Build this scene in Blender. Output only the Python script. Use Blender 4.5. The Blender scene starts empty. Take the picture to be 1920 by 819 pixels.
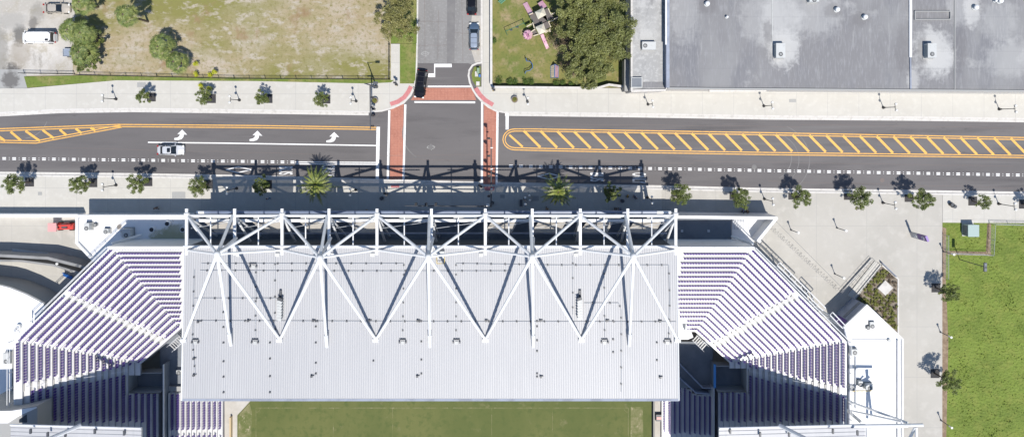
import bpy, math, random
import numpy as np
from mathutils import Vector, Matrix
random.seed(5); rng = np.random.default_rng(5)
S = bpy.context.scene; COL = S.collection
R = math.radians
# ---------------- camera, light, exposure ----------------
H, F, VX, VY = 122.3, 1280.0, 965.0, 235.0      # flying height, focal length in photo pixels, point straight below
cam = bpy.data.cameras.new('camera'); co = bpy.data.objects.new('camera', cam); COL.objects.link(co); S.camera = co
co.location = (0, 0, H); cam.sensor_width = 36; cam.lens = 24; cam.clip_end = 5000; cam.clip_start = 1
cam.shift_x = -5/1920; cam.shift_y = -174.5/1920
SD = Vector((-.165, .44, -1.0)).normalized()
sl = bpy.data.lights.new('sun', 'SUN'); sl.energy = 4.2; sl.angle = R(.5); sl.color = (1, .955, .89)
so = bpy.data.objects.new('sun', sl); COL.objects.link(so); so.rotation_euler = SD.to_track_quat('-Z', 'Y').to_euler()
W = bpy.data.worlds.new('World'); S.world = W; W.use_nodes = True
bg = W.node_tree.nodes['Background']; sk = W.node_tree.nodes.new('ShaderNodeTexSky')
sk.sky_type = 'NISHITA'; sk.sun_disc = False; sk.sun_elevation = math.asin(-SD.z); sk.sun_rotation = math.atan2(-SD.x, -SD.y)
W.node_tree.links.new(sk.outputs[0], bg.inputs[0]); bg.inputs[1].default_value = .105
sk.ozone_density = 3.0; sk.dust_density = .3
S.view_settings.view_transform = 'Standard'; S.view_settings.look = 'None'; S.view_settings.gamma = 1
S.view_settings.exposure = 0.27
S.cycles.max_bounces = 6; S.cycles.transparent_max_bounces = 6

# ---------------- helpers ----------------
def P(px, py, z=0.0):
    k = (H-z)/F
    return ((px-VX)*k, (VY-py)*k, z)
def P2(px, py, z=0.0): return P(px, py, z)[:2]
MATS = {}
def M(name, c=None, layers=(), rough=.85, metal=0, bump=None, spec=.5, joints=None, blots=()):
    if c is None: return MATS[name]
    m = bpy.data.materials.new(name); m.use_nodes = True; nt = m.node_tree; N = nt.nodes; L = nt.links
    b = N['Principled BSDF']; b.inputs['Roughness'].default_value = rough; b.inputs['Metallic'].default_value = metal
    b.inputs['Specular IOR Level'].default_value = spec
    b.inputs['Base Color'].default_value = (*c, 1); m.diffuse_color = (*c, 1)
    tc = N.new('ShaderNodeTexCoord'); cur = None
    for (lc, sc, lo, hi, st) in layers:
        mp = N.new('ShaderNodeMapping'); mp.inputs['Scale'].default_value = st; L.new(tc.outputs['Object'], mp.inputs[0])
        nz = N.new('ShaderNodeTexNoise'); nz.inputs['Scale'].default_value = sc; nz.inputs['Detail'].default_value = 6; nz.inputs['Roughness'].default_value = .62
        L.new(mp.outputs[0], nz.inputs['Vector'])
        mr = N.new('ShaderNodeMapRange'); mr.inputs['From Min'].default_value = lo; mr.inputs['From Max'].default_value = hi
        L.new(nz.outputs['Fac'], mr.inputs['Value'])
        mx = N.new('ShaderNodeMix'); mx.data_type = 'RGBA'; L.new(mr.outputs[0], mx.inputs[0])
        if cur: L.new(cur, mx.inputs[6])
        else: mx.inputs[6].default_value = (*c, 1)
        mx.inputs[7].default_value = (*lc, 1); cur = mx.outputs[2]
    if blots: ge = N.new('ShaderNodeNewGeometry')
    for (bx, by, rx, ry, bc, amt, nsc) in blots:   # worn or stained spots with a ragged outline of their own
        mp = N.new('ShaderNodeMapping'); mp.inputs['Location'].default_value = (-bx/rx, -by/ry, 0); mp.inputs['Scale'].default_value = (1/rx, 1/ry, 0); L.new(ge.outputs['Position'], mp.inputs[0])
        ln = N.new('ShaderNodeVectorMath'); ln.operation = 'LENGTH'; L.new(mp.outputs[0], ln.inputs[0])
        nz = N.new('ShaderNodeTexNoise'); nz.inputs['Scale'].default_value = nsc; nz.inputs['Detail'].default_value = 5; nz.inputs['Roughness'].default_value = .65; L.new(tc.outputs['Object'], nz.inputs['Vector'])
        ad = N.new('ShaderNodeMath'); ad.operation = 'MULTIPLY_ADD'; ad.inputs[1].default_value = 1.5; L.new(nz.outputs['Fac'], ad.inputs[0]); L.new(ln.outputs['Value'], ad.inputs[2])
        mr = N.new('ShaderNodeMapRange'); mr.inputs['From Min'].default_value = 1.45; mr.inputs['From Max'].default_value = 1.95; mr.inputs['To Min'].default_value = amt; mr.inputs['To Max'].default_value = 0; L.new(ad.outputs[0], mr.inputs['Value'])
        mx = N.new('ShaderNodeMix'); mx.data_type = 'RGBA'; L.new(mr.outputs[0], mx.inputs[0])
        if cur: L.new(cur, mx.inputs[6])
        else: mx.inputs[6].default_value = (*c, 1)
        mx.inputs[7].default_value = (*bc, 1); cur = mx.outputs[2]
    if joints:
        jw, jh, jm, jc = joints
        bt = N.new('ShaderNodeTexBrick'); bt.offset = 0; bt.squash = 1
        bt.inputs['Scale'].default_value = 1; bt.inputs['Brick Width'].default_value = jw; bt.inputs['Row Height'].default_value = jh
        bt.inputs['Mortar Size'].default_value = jm; bt.inputs['Mortar Smooth'].default_value = .1
        L.new(tc.outputs['Object'], bt.inputs['Vector'])
        mx = N.new('ShaderNodeMix'); mx.data_type = 'RGBA'; L.new(bt.outputs['Fac'], mx.inputs[0])
        if cur: L.new(cur, mx.inputs[6])
        else: mx.inputs[6].default_value = (*c, 1)
        mx.inputs[7].default_value = (*jc, 1); cur = mx.outputs[2]
    if cur: L.new(cur, b.inputs['Base Color'])
    if bump:
        nz = N.new('ShaderNodeTexNoise'); nz.inputs['Scale'].default_value = bump[0]; nz.inputs['Detail'].default_value = 5
        L.new(tc.outputs['Object'], nz.inputs['Vector'])
        bp = N.new('ShaderNodeBump'); bp.inputs['Strength'].default_value = bump[1]; bp.inputs['Distance'].default_value = bump[2]
        L.new(nz.outputs['Fac'], bp.inputs['Height']); L.new(bp.outputs[0], b.inputs['Normal'])
    MATS[name] = m; return m
def leafmat(name, c1, c2, c3):
    c1, c2, c3 = [(a[0]*1.3, a[1]*1.25, a[2]*1.15) for a in (c1, c2, c3)]
    m = M(name, c1, [(c2, .35, .42, .6, (1,1,1)), (tuple(.55*a for a in c1), 1.3, .48, .64, (1,1,1)), (c3, 3.2, .52, .7, (1,1,1))], rough=.55)
    m.node_tree.nodes['Principled BSDF'].inputs['Subsurface Weight'].default_value = 0
    return m
u = (1,1,1)
M('concrete', (.50,.483,.44), [((.47,.452,.41), .12, .4, .65, u), ((.53,.513,.47), .9, .5, .7, u), ((.42,.40,.36), .35, .66, .82, u)], joints=(5.6,5.6,.03,(.38,.37,.35)))
M('plaza_concrete', (.44,.42,.38), [((.395,.378,.34), .06, .42, .62, u), ((.47,.45,.41), .5, .5, .7, u), ((.37,.35,.31), .25, .66, .8, u)], joints=(9,9,.03,(.35,.34,.32)))
M('kerb_concrete', (.58,.56,.53), [((.45,.43,.4), 1.5, .5, .7, u)])
M('asphalt', (.122,.114,.114), [((.145,.136,.136), .08, .4, .6, (.25,1,1)), ((.092,.086,.088), .35, .52, .72, (.12,1,1)), ((.15,.145,.145), 6, .55, .75, u), ((.16,.152,.15), .5, .56, .72, (.05,1.6,1)), ((.075,.07,.07), .9, .66, .76, (.3,1,1))], rough=.9, bump=(8,.2,.02))
M('old_asphalt', (.235,.23,.225), [((.2,.195,.19), .3, .45, .6, (1,.2,1)), ((.28,.275,.27), 2.5, .5, .7, u)], rough=.9)
M('patch_asphalt', (.17,.165,.165), [((.2,.195,.19), .6, .45, .65, u)], rough=.9)
M('red_paver', (.43,.185,.13), [((.37,.155,.11), .5, .45, .6, u), ((.47,.22,.165), 3, .5, .7, u)], joints=(.6,.3,.012,(.25,.1,.07)))
M('pink_tactile', (.52,.2,.2), [((.45,.17,.17), 3, .45, .6, u)])
M('white_paint', (.78,.78,.77), [((.62,.61,.6), 3, .50, .68, u), ((.36,.35,.35), 5, .63, .74, u)], rough=.6)
M('yellow_paint', (.80,.43,.09), [((.60,.34,.11), 2, .48, .66, u), ((.35,.24,.13), 5, .62, .74, u)], rough=.6)
M('dry_grass', (.33,.27,.165), [((.42,.36,.29), .09, .47, .60, (1,1.6,1)), ((.20,.19,.055), .055, .44, .60, (.7,1.4,1)), ((.40,.355,.285), .6, .52, .64, (.7,1.3,1)), ((.19,.17,.06), 1.6, .5, .7, u), ((.25,.17,.09), .22, .58, .72, u), ((.14,.12,.05), 5, .58, .8, u)], bump=(5,.5,.08))
M('play_grass', (.19,.18,.052), [((.115,.15,.028), .16, .42, .6, u), ((.30,.235,.13), .35, .50, .66, u), ((.09,.12,.025), 2.2, .52, .72, u)], bump=(6,.5,.06))
M('verge_grass', (.13,.18,.028), [((.22,.21,.07), .35, .45, .62, u), ((.09,.12,.02), 2.5, .5, .7, u)], bump=(6,.5,.06))
M('lush_grass', (.165,.225,.032), [((.12,.17,.022), .16, .42, .62, u), ((.19,.225,.04), .5, .48, .68, u), ((.08,.12,.016), 1.8, .56, .72, u), ((.22,.24,.07), 4.5, .56, .74, u)], bump=(2.2,.9,.5))
M('pitch_grass', (.09,.11,.026), [((.125,.135,.038), .07, .44, .62, (1,.5,1)), ((.075,.10,.022), .8, .5, .68, u), ((.15,.15,.06), .5, .62, .74, u)], bump=(9,.2,.02))
M('worn_turf', (.2,.19,.09), [((.11,.13,.035), .7, .42, .6, u), ((.34,.3,.19), 1.8, .58, .7, (1,.6,1))])
M('sandy_lot', (.40,.375,.335), [((.52,.50,.47), .12, .45, .6, u), ((.36,.33,.27), .4, .52, .66, u), ((.27,.25,.22), .22, .60, .70, (1,.5,1)), ((.46,.44,.40), 2.5, .5, .7, u)], bump=(3,.3,.05), blots=[(*P2(x,y),rx,ry,c_,a,1.3) for x,y,rx,ry,c_,a in ((37,66,1.2,1.9,(.13,.125,.115),.9),(62,44,.8,1.2,(.15,.14,.13),.8),(22,142,1.8,2.2,(.10,.095,.09),.95),(0,100,1.5,5,(.2,.19,.17),.6),(70,25,1.2,2,(.2,.19,.17),.5),(40,100,2,2.5,(.26,.22,.17),.5),(20,40,3,1.5,(.33,.32,.30),.6))])
M('soil', (.2,.14,.09), [((.28,.21,.14), 1.2, .45, .6, u)], bump=(6,.5,.05))
M('mulch', (.19,.16,.125), [((.25,.21,.17), 3, .45, .6, u)], bump=(8,.8,.06))
M('membrane', (.192,.190,.196), [((.235,.235,.238), .1, .47, .64, (1,.5,1)), ((.17,.172,.185), .2, .5, .66, (1.2,.35,1)), ((.29,.29,.29), .6, .58, .74, (2.2,.3,1)), ((.36,.36,.355), .13, .64, .74, u), ((.25,.25,.26), 1.6, .5, .7, (2.5,.4,1))], rough=.75, joints=(1000,2.9,.012,(.17,.17,.18)), blots=[(*P2(x,y,6.8),rx,ry,(.47,.47,.46),a*.8,ns) for x,y,rx,ry,a,ns in ((1470,92,2.6,3.2,.95,1.2),(1465,45,3.6,5.5,.6,.7),(1432,35,4,4.5,.4,.8),(1530,20,4.5,4.5,.45,.6),(1752,100,3.2,4.0,.85,.9),(1740,78,2.4,2.6,.6,.9),(1766,112,2.6,2.2,.8,.9),(1823,18,1.4,3.0,.85,1.2),(1800,12,2.2,3.4,.45,.9),(1712,150,1.0,2.2,.7,1.2),(1282,18,2.5,6,.35,.8),(1895,110,4.5,3,.4,.7),(1875,40,3,4,.35,.7))]
  + [(*P2(x,y,6.8),rx,ry,(.13,.125,.13),a,1.1) for x,y,rx,ry,a in ((1440,60,.8,2.2,.5),(1730,95,.9,3,.5),(1690,95,1,4,.3),(1325,10,1.6,1.6,.45),(1560,20,1.6,1.2,.4),(1612,36,1.6,1.3,.4),(1800,90,1.2,4,.35))])
M('pale_membrane', (.33,.33,.325), [((.44,.44,.43), .2, .48, .64, u), ((.22,.22,.22), .25, .50, .64, (1.5,.4,1)), ((.46,.46,.45), 1.5, .5, .7, u)], rough=.75)
M('roof_patch', (.50,.515,.50), [((.4,.41,.4), .6, .45, .65, u)], rough=.75)
M('parapet_blue', (.30,.33,.40), [((.24,.26,.31), .5, .45, .6, u)])
M('white_roof', (.80,.80,.80), [((.72,.72,.71), .3, .5, .7, u)], rough=.5)
M('concourse_roof', (.80,.80,.80), [((.70,.70,.69), .3, .5, .7, u), ((.55,.54,.50), .9, .62, .74, u)], rough=.5, blots=[(*P2(x,y,5),rx,ry,c_,a,1.1) for x,y,rx,ry,c_,a in ((315,448,3.6,1.6,(.33,.33,.20),.9),(240,440,1.2,.9,(.3,.28,.2),.7),(325,438,2.2,1.6,(.36,.36,.24),.8),(222,425,.5,.5,(.2,.15,.1),.8),(232,434,.6,.4,(.2,.15,.1),.8))])
M('white_steel', (.72,.725,.73), [((.62,.62,.61), .9, .52, .72, u), ((.52,.49,.45), 2.2, .66, .78, u)], rough=.45)
M('grey_steel', (.42,.44,.47), rough=.45)
M('pale_fascia', (.17,.21,.30), [((.14,.17,.25), .3, .45, .6, u)], rough=.4)
M('deck_metal', (.462,.464,.474), [((.435,.438,.45), .05, .42, .6, (1,.3,1)), ((.49,.492,.50), .25, .5, .7, (3,.3,1)), ((.40,.41,.42), .12, .6, .75, (6,.12,1))], rough=.5, metal=.05, spec=.35)
M('deck_rib', (.43,.433,.445), rough=.5, metal=.05, spec=.35)
M('tread', (.69,.68,.67), [((.62,.61,.60), .3, .45, .65, u), ((.73,.72,.71), 1.5, .5, .7, u), ((.47,.44,.40), .8, .64, .76, u)], rough=.33, spec=.9)
M('riser', (.36,.36,.38), [((.30,.30,.31), .7, .45, .65, u)], rough=.6)
M('step_metal', (.47,.46,.44), rough=.45)
M('shaded_cladding', (.085,.095,.11))  # deep shade on the rear wall is put into this near-black base colour
M('aisle_edge', (.42,.40,.36), rough=.6)
M('seat_purple', (.085,.046,.22), [((.11,.065,.27), 3, .4, .6, u)], rough=.5, spec=.3)
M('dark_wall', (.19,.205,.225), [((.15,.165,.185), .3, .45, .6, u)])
M('grey_concrete', (.27,.27,.27), [((.22,.22,.22), .3, .45, .6, u)])
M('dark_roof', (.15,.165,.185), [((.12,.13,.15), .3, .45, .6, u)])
for n_, c_ in (('beige_panel',(.56,.52,.46)),('shadow_mesh',(.10,.11,.125))):   # perforated sheet: lets part of the sun through; the dark one is added to extend the shadow
    M(n_, c_, [(tuple(.85*q for q in c_), .6, .45, .65, u)]).node_tree.nodes['Principled BSDF'].inputs['Alpha'].default_value = .66
M('cream_kerb', (.55,.42,.25))
M('cream_floor', (.50,.475,.43), [((.44,.41,.36), .3, .45, .6, u)])
M('black_metal', (.025,.026,.03), rough=.45)
M('dark_steel', (.07,.075,.085), rough=.5)
M('iron_fence', (.03,.028,.026), rough=.6)
M('globe_glass', (.78,.78,.76), rough=.3)
M('trunk_bark', (.12,.09,.065), [((.07,.055,.04), 4, .45, .6, u)], rough=.95)
leafmat('leaf_street', (.085,.12,.030), (.14,.17,.042), (.20,.22,.07))
leafmat('leaf_live_oak', (.10,.12,.036), (.17,.19,.06), (.26,.28,.13))
leafmat('leaf_olive', (.14,.145,.045), (.22,.215,.08), (.31,.30,.16))
leafmat('leaf_twig', (.14,.105,.075), (.20,.16,.12), (.1,.09,.05))
leafmat('leaf_palm', (.10,.14,.025), (.19,.22,.045), (.30,.31,.08))
leafmat('leaf_palmetto', (.09,.13,.035), (.17,.20,.055), (.27,.29,.10))
leafmat('leaf_yellow', (.35,.38,.015), (.45,.47,.03), (.22,.28,.02))
leafmat('leaf_shrub', (.15,.17,.035), (.24,.25,.06), (.12,.14,.04))
leafmat('leaf_hedge', (.06,.11,.02), (.10,.16,.03), (.04,.07,.015))
M('grass_blade', (.19,.25,.04), [((.15,.20,.03), .3, .42, .6, u), ((.24,.27,.06), 1.2, .5, .7, u)], rough=.7)
M('stain', (.17,.16,.15), [((.24,.225,.21), 1.2, .45, .6, u)])
M('pit_dark', (.035,.035,.04), [((.06,.055,.05), 3, .45, .6, u)])
M('cast_cover', (.16,.13,.12), rough=.6)
M('grey_cover', (.33,.33,.32), rough=.7, blots=[(*P2(20,150),1.6,1.6,(.12,.115,.11),.9,1.3)])
M('glass_dark', (.012,.016,.02), rough=.08, spec=.8)
M('rubber', (.02,.02,.02), rough=.8)
M('chrome', (.5,.5,.5), rough=.2, metal=.9)
M('lamp_white', (.75,.75,.72), rough=.2)
M('lamp_red', (.35,.02,.02), rough=.3)
M('car_silver', (.60,.61,.63), rough=.3, metal=.2)
M('car_black', (.012,.012,.016), rough=.12, metal=.3)
M('car_blue', (.13,.19,.27), rough=.22, metal=.5)
M('car_beige', (.52,.47,.40), rough=.3, metal=.3)
M('car_white', (.78,.78,.78), rough=.3)
M('wagon_roof', (.35,.40,.48), rough=.2, metal=.3)
M('hvac', (.50,.51,.50), [((.42,.43,.42), 1.5, .5, .7, u)], rough=.5)
M('hvac_side', (.24,.28,.30), rough=.5)
M('green_box', (.33,.42,.40), rough=.5)
M('sage_box', (.20,.30,.20), rough=.5)
M('blue_plastic', (.02,.13,.42), rough=.4)
M('blue_paint', (.05,.16,.42), rough=.4)
M('cyan_strip', (.08,.28,.60), rough=.4)
M('red_paint', (.55,.06,.05), rough=.4)
M('pink_cover', (.66,.33,.32), rough=.6)
M('pink_plastic', (.62,.40,.47), [((.55,.3,.4), 1, .45, .6, u)], rough=.5)
M('pink_dark', (.40,.16,.28), rough=.5)
M('cream_plastic', (.62,.55,.42), rough=.5)
M('ivory_plastic', (.66,.62,.52), rough=.5)
M('play_deck', (.13,.115,.11), rough=.8)
M('green_paint', (.03,.16,.11), rough=.5)
M('bench_green', (.10,.25,.15), rough=.5)
M('purple_panel', (.10,.045,.22), rough=.4)
M('purple_light', (.32,.22,.5), rough=.4)
M('grey_panel', (.36,.37,.40), rough=.4)
M('cream_ground', (.40,.36,.29))
M('yellow_metal', (.6,.42,.05), rough=.5)
M('skin', (.35,.2,.13), rough=.6); M('skin_dark', (.14,.08,.05), rough=.6)
M('hair', (.03,.02,.015), rough=.7)
for n, c in dict(cloth_blue=(.04,.16,.35), cloth_dark=(.03,.03,.04), cloth_yellow=(.5,.33,.03), cloth_white=(.6,.6,.62), cloth_purple=(.12,.05,.25), cloth_tan=(.35,.25,.15)).items(): M(n, c, rough=.9)

def tag(o, label=None, cat=None, group=None, kind=None):
    if label: o['label'] = label
    if cat: o['category'] = cat
    if group: o['group'] = group
    if kind: o['kind'] = kind
    return o
def empty(name, loc, label, cat, group=None, rz=0):
    o = bpy.data.objects.new(name, None); COL.objects.link(o); o.location = loc; o.rotation_euler = (0,0,rz); o.empty_display_size = .3
    return tag(o, label, cat, group)
class MB:
    def __init__(s): s.v = []; s.f = []
    def add(s, vs, fs):
        n = len(s.v); s.v += [tuple(v) for v in vs]; s.f += [tuple(i+n for i in f) for f in fs]; return s
    def box(s, c, d, rz=0, taper=1):
        x, y, z = d[0]/2, d[1]/2, d[2]/2; cs, sn = math.cos(rz), math.sin(rz); vs = []
        for k, t in ((-1,1),(1,taper)):
            for a, b in ((-1,-1),(1,-1),(1,1),(-1,1)):
                X, Y = a*x*t, b*y*t; vs.append((c[0]+X*cs-Y*sn, c[1]+X*sn+Y*cs, c[2]+k*z))
        return s.add(vs, [(3,2,1,0),(4,5,6,7),(0,1,5,4),(1,2,6,5),(2,3,7,6),(3,0,4,7)])
    def prism(s, pts, z0, z1, closed=True):
        a = sum(pts[i][0]*pts[(i+1)%len(pts)][1]-pts[(i+1)%len(pts)][0]*pts[i][1] for i in range(len(pts)))
        if a < 0: pts = pts[::-1]
        n = len(pts); vs = [(p[0],p[1],z0) for p in pts]+[(p[0],p[1],z1) for p in pts]
        fs = [tuple(range(n,2*n)), tuple(range(n-1,-1,-1))]+[(i,(i+1)%n,n+(i+1)%n,n+i) for i in range(n)]
        return s.add(vs, fs)
    def sheet(s, pts, z):
        a = sum(pts[i][0]*pts[(i+1)%len(pts)][1]-pts[(i+1)%len(pts)][0]*pts[i][1] for i in range(len(pts)))
        if a < 0: pts = pts[::-1]
        return s.add([(p[0],p[1],z) for p in pts], [tuple(range(len(pts)))])
    def strip(s, pts, w, z, z1=None):
        """flat band of width w along a polyline (world xy)"""
        for i in range(len(pts)-1):
            a, b = Vector(pts[i][:2]), Vector(pts[i+1][:2]); d = b-a
            if d.length < 1e-5: continue
            d.normalize(); n = Vector((-d.y, d.x))*w/2
            ext = d*w*.25 if len(pts) > 2 else d*0
            q = [a-n-ext, b-n+ext, b+n+ext, a+n-ext]
            if z1 is None: s.sheet([tuple(p) for p in q], z+i%2*.0015)
            else: s.prism([tuple(p) for p in q], z, z1+i%2*.0015)
        return s
    def tube(s, p, q, r, n=8, r2=None, cap=True):
        p, q = Vector(p), Vector(q); d = (q-p)
        if d.length < 1e-6: return s
        d.normalize(); a = d.orthogonal().normalized(); b = d.cross(a); r2 = r if r2 is None else r2
        vs = [tuple(o+(a*math.cos(2*math.pi*i/n)+b*math.sin(2*math.pi*i/n))*rr) for o, rr in ((p,r),(q,r2)) for i in range(n)]
        fs = [(i,(i+1)%n,n+(i+1)%n,n+i) for i in range(n)]
        if cap: fs += [tuple(range(n-1,-1,-1)), tuple(range(n,2*n))]
        return s.add(vs, fs)
    def path(s, pts, r, n=6):
        for i in range(len(pts)-1): s.tube(pts[i], pts[i+1], r, n)
        return s
    def disc(s, c, r, z0, z1, n=16, r1=None):
        return s.tube((c[0],c[1],z0), (c[0],c[1],z1), r, n, r1)
    def ball(s, c, r, n=8, sz=1):
        vs = [(c[0],c[1],c[2]-r*sz)]; m = n//2
        for j in range(1, m):
            t = math.pi*j/m
            for i in range(n):
                a = 2*math.pi*i/n; vs.append((c[0]+r*math.sin(t)*math.cos(a), c[1]+r*math.sin(t)*math.sin(a), c[2]-r*sz*math.cos(t)))
        vs.append((c[0],c[1],c[2]+r*sz)); fs = [(0,1+(i+1)%n,1+i) for i in range(n)]
        for j in range(m-2):
            for i in range(n): a0 = 1+j*n; fs.append((a0+i, a0+(i+1)%n, a0+n+(i+1)%n, a0+n+i))
        l = 1+(m-2)*n; fs += [(l+i, l+(i+1)%n, len(vs)-1) for i in range(n)]
        return s.add(vs, fs)
    def build(s, name, mat, parent=None, smooth=False, offset=True):
        me = bpy.data.meshes.new(name); v = s.v
        if parent is not None and offset:
            ws = Vector((0,0,0)); p = parent
            while p: ws += p.location; p = p.parent
            v = [(a-ws.x, b-ws.y, c-ws.z) for a, b, c in v]
        me.from_pydata(v, [], s.f); me.materials.append(MATS[mat]); me.validate()
        if smooth: me.polygons.foreach_set('use_smooth', [True]*len(me.polygons))
        o = bpy.data.objects.new(name, me); COL.objects.link(o)
        if parent: o.parent = parent
        return o
def copy_tree(o, parent=None):
    c = o.copy(); COL.objects.link(c)
    if parent: c.parent = parent
    for ch in list(o.children): copy_tree(ch, c)
    return c
def struct(name, mb, mat): return tag(mb.build(name, mat), kind='structure')
def pp(pts, z=0): return [P2(x, y, z) for x, y in pts]

# ---------------- ground sheets ----------------
bigX, bigY = 900, 700
hx0, hx1, hy1, hy0 = P2(-420,0)[0], P2(1595,0)[0], P2(0,440)[1], -115
b = MB()
b.sheet([(-bigX,hy1),(bigX,hy1),(bigX,bigY),(-bigX,bigY)], -.05).sheet([(-bigX,hy0),(hx0,hy0),(hx0,hy1),(-bigX,hy1)], -.05)
b.sheet([(hx1,hy0),(bigX,hy0),(bigX,hy1),(hx1,hy1)], -.05).sheet([(-bigX,-bigY),(bigX,-bigY),(bigX,hy0),(-bigX,hy0)], -.05)
struct('ground', b, 'cream_ground')
NK = [(-700,214),(0,212),(110,206),(250,204),(480,207),(690,210),(716,208),(738,202),(757,193),(770,179),(778,162),(781,128),(782,77),(783,0),(783,-420)]
NR = [(903,-420),(903,118),(895,119),(886,123),(880,132),(878.5,142),(881,155),(887,169),(894,180),(903,190),(916,201),(930,208),(948,211),(1200,214),(1440,218),(1700,220),(1920,223),(2600,230)]
SK = [(-700,322),(0,328.5),(240,331),(480,335),(690,341),(850,346),(1040,350),(1240,354),(1440,359),(1700,362.5),(1920,366),(2600,375)]
road = NK[:5] + [(690,210)] + [(690,209)] 
b = MB(); b.sheet(pp([(-700,205),(700,200),(720,190),(783,150),(783,-420),(905,-420),(905,150),(950,195),(2600,215),(2600,385),(1440,368),(690,352),(-700,332)]), .0)
struct('road', b, 'asphalt')
b = MB(); b.sheet(pp([(779,119),(878,119),(884,121),(904,117),(904,-420),(782,-420)]), .004); struct('side_street', b, 'old_asphalt')
b = MB(); b.sheet(pp([(838.5,0),(853.5,0),(852,119),(838,119)]), .008).sheet(pp([(837,-420),(854,-420),(853.5,0),(838.5,0)]), .008); struct('trench_patch', b, 'patch_asphalt')
b = MB(); b.sheet(pp([(885,30),(903,30),(903,116),(891,118),(884,96),(881,60)]), .012); struct('gravel_strip', b, 'gravel' if 'gravel' in MATS else 'sandy_lot')
# pavements (raised slabs)
b = MB(); b.prism(pp(NK[:11]+[(781,157),(750,157),(750,83),(733,83),(733,155),(690,157),(480,152.5),(220,151),(50,166),(0,166),(-700,166)]), -.1, .13); struct('sidewalk', b, 'concrete')
b = MB(); b.prism(pp([(903,-420),(903,118),(903,148),(903,163),(893,163)]+NR[8:]+[(2600,178),(1920,172),(1700,171),(1250,168),(1180,166),(921,164),(921,-420)]), -.1, .13); struct('sidewalk', b, 'concrete')
b = MB(); b.prism(pp([(x,y) for x,y in SK if x<=1240]+[(1242,412),(-700,412)]), -.1, .13); struct('sidewalk', b, 'concrete')
b = MB(); b.prism(pp([(1240,354),(1440,359),(1700,362.5),(1766,363.6),(1766,900),(1585,900),(1575,640),(1410,470),(1400,440),(1242,440)]), -.1, .132); struct('plaza', b, 'plaza_concrete')
b = MB(); b.prism(pp([(1766.5,363.6),(1920,366),(2600,375),(2600,424),(1766.5,417)]), -.1, .13); struct('sidewalk', b, 'concrete')
def kerb(pts, w=.32, z=.145):
    b = MB(); q = pp(pts); b.strip(q, w, -.05, z); struct('kerb', b, 'kerb_concrete')
kerb(NK[:-1]+[(783,-420)]); kerb(NR); kerb(SK)
b = MB(); q = pp([(x,y+4.2) for x,y in NK[:6]]); b.strip(q, .45, .006); q = pp([(x,y+4.2) for x,y in NR[12:]]); b.strip(q, .45, .006)
q = pp([(x,y-4.2) for x,y in SK]); b.strip(q, .45, .006); struct('gutter', b, 'kerb_concrete')
b = MB(); b.prism(pp([(750,82.5),(781,82.5),(779,150),(775,157),(750,157)]), -.05, .15); b.prism(pp([(733,-420),(782,-420),(781.5,82),(733,82)]), -.05, .15); struct('grass_verge', b, 'verge_grass')
b = MB(); b.prism(pp([(889,126),(901,124.5),(901,162),(893,162),(886,152),(884,140)]), 0, .17); struct('grass_verge', b, 'verge_grass')
b = MB(); b.prism(pp([(46,144),(150,142),(740,150.5),(733,155),(690,157),(480,152.5),(220,151),(52,165)]), -.05, .14); struct('grass_verge', b, 'verge_grass')
b = MB(); b.sheet(pp([(-700,165),(0,165),(46,165),(46,142),(136,141),(140,60),(140,-400),(-700,-400)]), .02); struct('sandy_ground', b, 'sandy_lot')
b = MB(); b.sheet(pp([(-40,130),(48,131),(52,166),(-40,166)]), .03); struct('driveway', b, 'grey_cover')
b = MB(); b.sheet(pp([(130,141),(740,150),(733,141),(733,-400),(130,-400)]), .01); struct('dry_field', b, 'dry_grass')
b = MB(); b.sheet(pp([(921,162),(1180,165),(1180,-400),(921,-400)]), .02); struct('playground_lawn', b, 'play_grass')
b = MB(); b.sheet(pp([(1766,417),(2600,424),(2600,1300),(1766,1300)]), .02); struct('grass_field', b, 'lush_grass')
b = MB(); b.prism(pp([(1766,425),(1774,428),(1773,520),(1778,640),(1774,820),(1766,820)]), 0, .035); struct('field_edge', b, 'soil')
# undulating clumps on the field
b = MB()
cl_ = [(random.uniform(1780,2000), random.uniform(430,860), random.uniform(4,16)) for _ in range(170)]
for i in range(3500):
    cx_, cy_, cr_ = random.choice(cl_); x, y = random.gauss(cx_, cr_), random.gauss(cy_, cr_)
    if x < 1775 or y < 428: continue
    X, Y = P2(x, y); r = random.uniform(.04, .12); h = random.uniform(.05, .2); a = random.uniform(0, 6.28)
    b.add([(X+r*math.cos(a),Y+r*math.sin(a),.0),(X-r*math.cos(a),Y-r*math.sin(a),.0),(X-r*math.cos(a)*.8+random.uniform(-.1,.1),Y-r*math.sin(a)*.8+random.uniform(-.1,.1),h),(X+r*math.cos(a)*.8,Y+r*math.sin(a)*.8,h)], [(0,1,2,3)])
tag(b.build('grass_tufts', 'grass_blade'), 'ragged green weeds growing through the vacant field', 'weeds', kind='stuff')

# ---------------- painted markings ----------------
zm = .016
b = MB()
W_ = lambda pts, w: b.strip(pp(pts), w, zm)
Q_ = lambda pts, z=zm: b.sheet(pp(pts), z)
red = MB(); red.sheet(pp([(732,202),(757,195),(755,336),(731,337)]), .010); red.sheet(pp([(907,196),(931,211),(929,346),(906,345)]), .010)
red.sheet(pp([(786,165),(883,165),(889,176),(893,188),(770,188),(777,178)]), .0105)
struct('crosswalk', red, 'red_paver')
W_([(730,207),(727,336)], .38); W_([(760,196),(756.5,338)], .38); W_([(904,192),(903.5,344)], .38); W_([(933,209),(931,347)], .38)
Q_([(802,161),(883,161),(883,164),(802,164)]); Q_([(777,190),(891,190.5),(891,194),(777,193)], zm+.002)
Q_([(814,120),(847,120),(847,126.5),(814,126.5)]); Q_([(803,138),(816,138),(816,145),(803,145)]); Q_([(814,126.5),(816,126.5),(816,138),(814,138)])
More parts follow.
